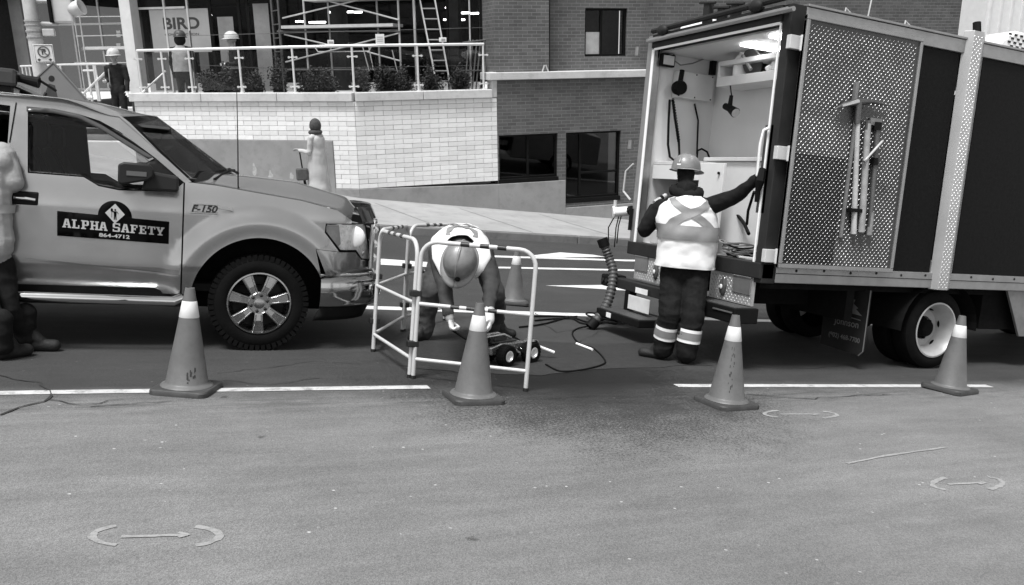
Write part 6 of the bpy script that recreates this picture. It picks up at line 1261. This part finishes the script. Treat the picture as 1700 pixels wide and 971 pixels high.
# ---- person in pale jacket leaning on the pickup, cut by the left edge
base = Vector((-.92, 6.9, 0)); t = T('person', 'person in pale padded jacket and black trousers beside the pickup door', 'person', base); sg = []
PAD = M('padded_jacket', .3, .75, var=.12, vs=7, bump=.35, bs=60, dirt=.2)
bL, bR = G(2, 597) - base, G(42, 582) - base; hipL, hipR = u_(-42, 440, 6.25), u_(-2, 440, 6.35); knL, knR = u_(-18, 520, 6.15), u_(14, 515, 6.35)
for h_, k_, b_ in ((hipL, knL, bL), (hipR, knR, bR)): sg += [(h_, k_, .11, .08, 0), (k_, b_ + ZU * .14, .078, .07, 0), (b_ + ZU * .3, b_ + ZU * .1, .076, .076, 0)]
boot(sg, bL, Ar * .4 + Aw * .9, 3, .06); boot(sg, bR, Ar * .9 + Aw * .3, 3, .06)
pel = u_(-24, 430, 6.3); che = u_(-32, 290, 6.25); nk = u_(-35, 243, 6.3)
sg += [(pel + ZU * .13, pel.lerp(che, .45), .2, .2, 1, .75, Ar), (pel.lerp(che, .4), che, .2, .21, 1, .75, Ar), (che, che + ZU * .12, .2, .15, 1, .7, Ar), (che + ZU * .1 - Ar * .13, che + ZU * .1 + Ar * .13, .1, .1, 1), (che + ZU * .12, nk, .12, .09, 1), (nk, nk + ZU * .08, .06, .06, 2)]
shR = u_(2, 258, 6.3); elR = u_(20, 300, 6.3); wrR = u_(12, 322, 6.7); shL = u_(-72, 260, 6.25); elL = u_(-82, 320, 6.2); wrL = u_(-65, 350, 6.5)
sg += [(shR, elR, .1, .082, 1), (elR, wrR, .08, .06, 1), (shL, elL, .1, .08, 1), (elL, wrL, .08, .06, 1)]; hand(sg, wrR, Aw, -ZU, 2, .5, 1); hand(sg, wrL, Aw, Ar, 2, .5, -1)
hc = u_(-36, 206, 6.32); head(sg, hc, ZU, Aw, 2); body_mesh(sg, [BLKC, PAD, SKIN, BOOT], t, folds=(.006, .0045, 0, .002), seed=3, voxel=.009)
for f in (.62,): c = pel.lerp(che, f); lf = Loft([(c - ZU * .03, .222, .172), (c + ZU * .03, .222, .172)], Ar, Aw); P('jacket_band', lf.mesh(40, 4), M('jacket_tape', .36, .6), t, smooth=179)
P('cap', MB().grid(lambda u, v: hc + Vector((.105 * math.cos(6.283 * u) * math.cos(1.57 * v), .115 * math.sin(6.283 * u) * math.cos(1.57 * v), .03 + .12 * math.sin(1.57 * v))), 24, 8), BLKC, t, smooth=80)
# ---- generic upright figures further away, standing plumb like the building
def figure(name_label, foot, face, h, mats, pose, fr=FB, voxel=.014):
    M_ = leanM(foot); t = T('person', name_label, 'person', mat=M_); k = h / 1.75; f = R_(face); fw = Vector((math.sin(f), math.cos(f), 0)); rt = Vector((math.cos(f), -math.sin(f), 0)); sg = []; V = lambda a, b, c: (rt * a + fw * b + ZU * c) * k
    for s_ in (-1, 1):
        sg += [(V(s_ * .09, 0, .9), V(s_ * .1, .03, .5), .1 * k, .075 * k, 0), (V(s_ * .1, .03, .5), V(s_ * .1, 0, .12), .075 * k, .06 * k, 0)]; boot(sg, V(s_ * .1, -.05, 0), fw, 3, .05)
    sg += [(V(0, 0, .88), V(0, 0, 1.02), .155 * k, .15 * k, 0, .75, rt), (V(0, 0, 1.02), V(0, .0, 1.28), .16 * k, .18 * k, 1, .68, rt), (V(-.12, 0, 1.38), V(.12, 0, 1.38), .085 * k, .085 * k, 1), (V(0, 0, 1.38), V(0, 0, 1.5), .07 * k, .055 * k, 2)]
    for s_ in (-1, 1):
        e, wv = pose[0 if s_ < 0 else 1]; sh = V(s_ * .2, 0, 1.38); E_, W_ = V(s_ * abs(e[0]), e[1], e[2]), V(s_ * wv[0], wv[1], wv[2]); sg += [(sh, E_, .07 * k, .055 * k, 4), (E_, W_, .055 * k, .04 * k, 4)]; hand(sg, W_, W_ - E_, fw if s_ < 0 else fw, 5, .6, s_, k)
    head(sg, V(0, .02, 1.62), ZU, fw, 2, sc=k); body_mesh(sg, mats, t, voxel=voxel, folds=(.006, .007, 0, 0, .006, 0), smooth_it=3, seed=len(name_label)); return t, V, fw, rt, k
down = ((.25, .0, 1.1), (.25, .08, .86)); fore = ((.24, -.02, 1.1), (.16, .22, 1.08))
# woman in long coat on the sidewalk
q = U(532, 332, 16.9); q.z = KZ + .13 + (q.y - KY) * .115
COAT = M('pale_coat', .42, .8, var=.08, vs=5, bump=.3, bs=150); SCARF = M('knit_scarf', .05, .95, var=.4, vs=30, bump=.8, bs=70)
t, V, fw, rt, k = figure('person in long pale coat and dark knitted hood walking on the far sidewalk', q, -55, 1.60, [BLKC, COAT, SKIN, BOOT, COAT, SKIN], (((.24, .05, 1.08), (.2, .3, 1.12)), down))
lf = Loft([(V(0, 0, .18), .24, .22), (V(0, 0, .5), .22, .2), (V(0, 0, .95), .2, .17), (V(0, 0, 1.15), .185, .15), (V(0, 0, 1.35), .2, .14), (V(0, 0, 1.48), .09, .09)], rt, fw); ct = P('coat', lf.mesh(40, 26), COAT, t, smooth=179, solid=.004); P('coat_vent', lf.band([(th(272), .02), (th(268), .4)], .05, .004, 12), M('coat_shade', .45, .8), ct)
P('knit_hood', MB().sphere(V(0, -.01, 1.63), (.125 * k, .13 * k, .155 * k), 14), SCARF, t, smooth=179); P('scarf', MB().tube([V(.11 * math.cos(a), .1 * math.sin(a), 1.49) for a in [i * math.pi / 8 for i in range(16)]], .045, 8, closed=True), SCARF, t, smooth=80)
hb_ = T('handbag', 'dark handbag hanging at the side of the person in the long coat', 'handbag', mat=leanM(q)); c = V(-.27, .22, .62); P('pouch', MB().box(c.x - .13, c.x + .1, c.y - .05, c.y + .05, c.z - .12, c.z + .12), M('bag_grey', .07, .7, var=.3, vs=14), hb_, bevel=.03); P('strap', MB().tube([V(-.24, .24, .74), V(-.22, .28, 1.02), V(-.2, .3, 1.1)], .014, 6), BLK, hb_); P('umbrella', MB().tube([V(-.24, .24, .74), V(-.2, .2, .2)], [.02, .03], 8), BLK, hb_)
# terrace workers
HW = M('hat_white', .5, .35, var=.05); DJ = M('dark_jacket', .02, .9, var=.3, spec=.2); PV = M('pale_vest_far', .32, .8, var=.15, vs=14, bump=.3)
f0 = FS.at(200, 174, -1.6); f0.z = 1.18
st_f = FS.M @ f0
t, V, fw, rt, k = figure('worker in white helmet and dark jacket standing by the stair rail', st_f, 200, 1.72, [DJ, DJ, SKIN, BOOT, DJ, GLOVE], (down, fore)); hard_hat(t, V(0, .02, 1.68), ZU, fw, HW); P('vest_stripe', MB().tube([V(.1, .14, 1.36), V(.11, .15, 1.0)], .03, 6, flat=.4), PV, t)
f0 = FS.at(308, 150, -.75); f0.z = 1.5
t, V, fw, rt, k = figure('worker in pale vest with dark hood seen from behind on the terrace', FS.M @ f0, 15, 1.80, [DJ, DJ, SKIN, BOOT, DJ, BGLV], (down, down)); lf = Loft([(V(0, 0, .9), .22, .17), (V(0, 0, 1.2), .22, .17), (V(0, 0, 1.36), .22, .15), (V(0, 0, 1.48), .1, .1)], rt, fw); P('vest', lf.mesh(32, 16), PV, t, smooth=179); P('dark_hood', MB().sphere(V(0, 0, 1.6), (.13, .13, .14), 12), DJ, t, smooth=179); hard_hat(t, V(0, .02, 1.68), ZU, fw, M('hat_dark', .06, .5))
f0 = FS.at(394, 150, -.7); f0.z = 1.5
t, V, fw, rt, k = figure('worker in white helmet and dark overalls with a pale belt facing left', FS.M @ f0, -100, 1.74, [DJ, DJ, SKIN, BOOT, DJ, GLOVE], (fore, down)); hard_hat(t, V(0, .02, 1.68), ZU, fw, HW); lf = Loft([(V(0, 0, .98), .19, .15), (V(0, 0, 1.03), .19, .15)], rt, fw); P('belt', lf.mesh(28, 3), PV, t, smooth=179); P('collar_tape', MB().tube([V(.13, .12, 1.02), V(.13, .13, 1.4)], .02, 6, flat=.4), PV, t)
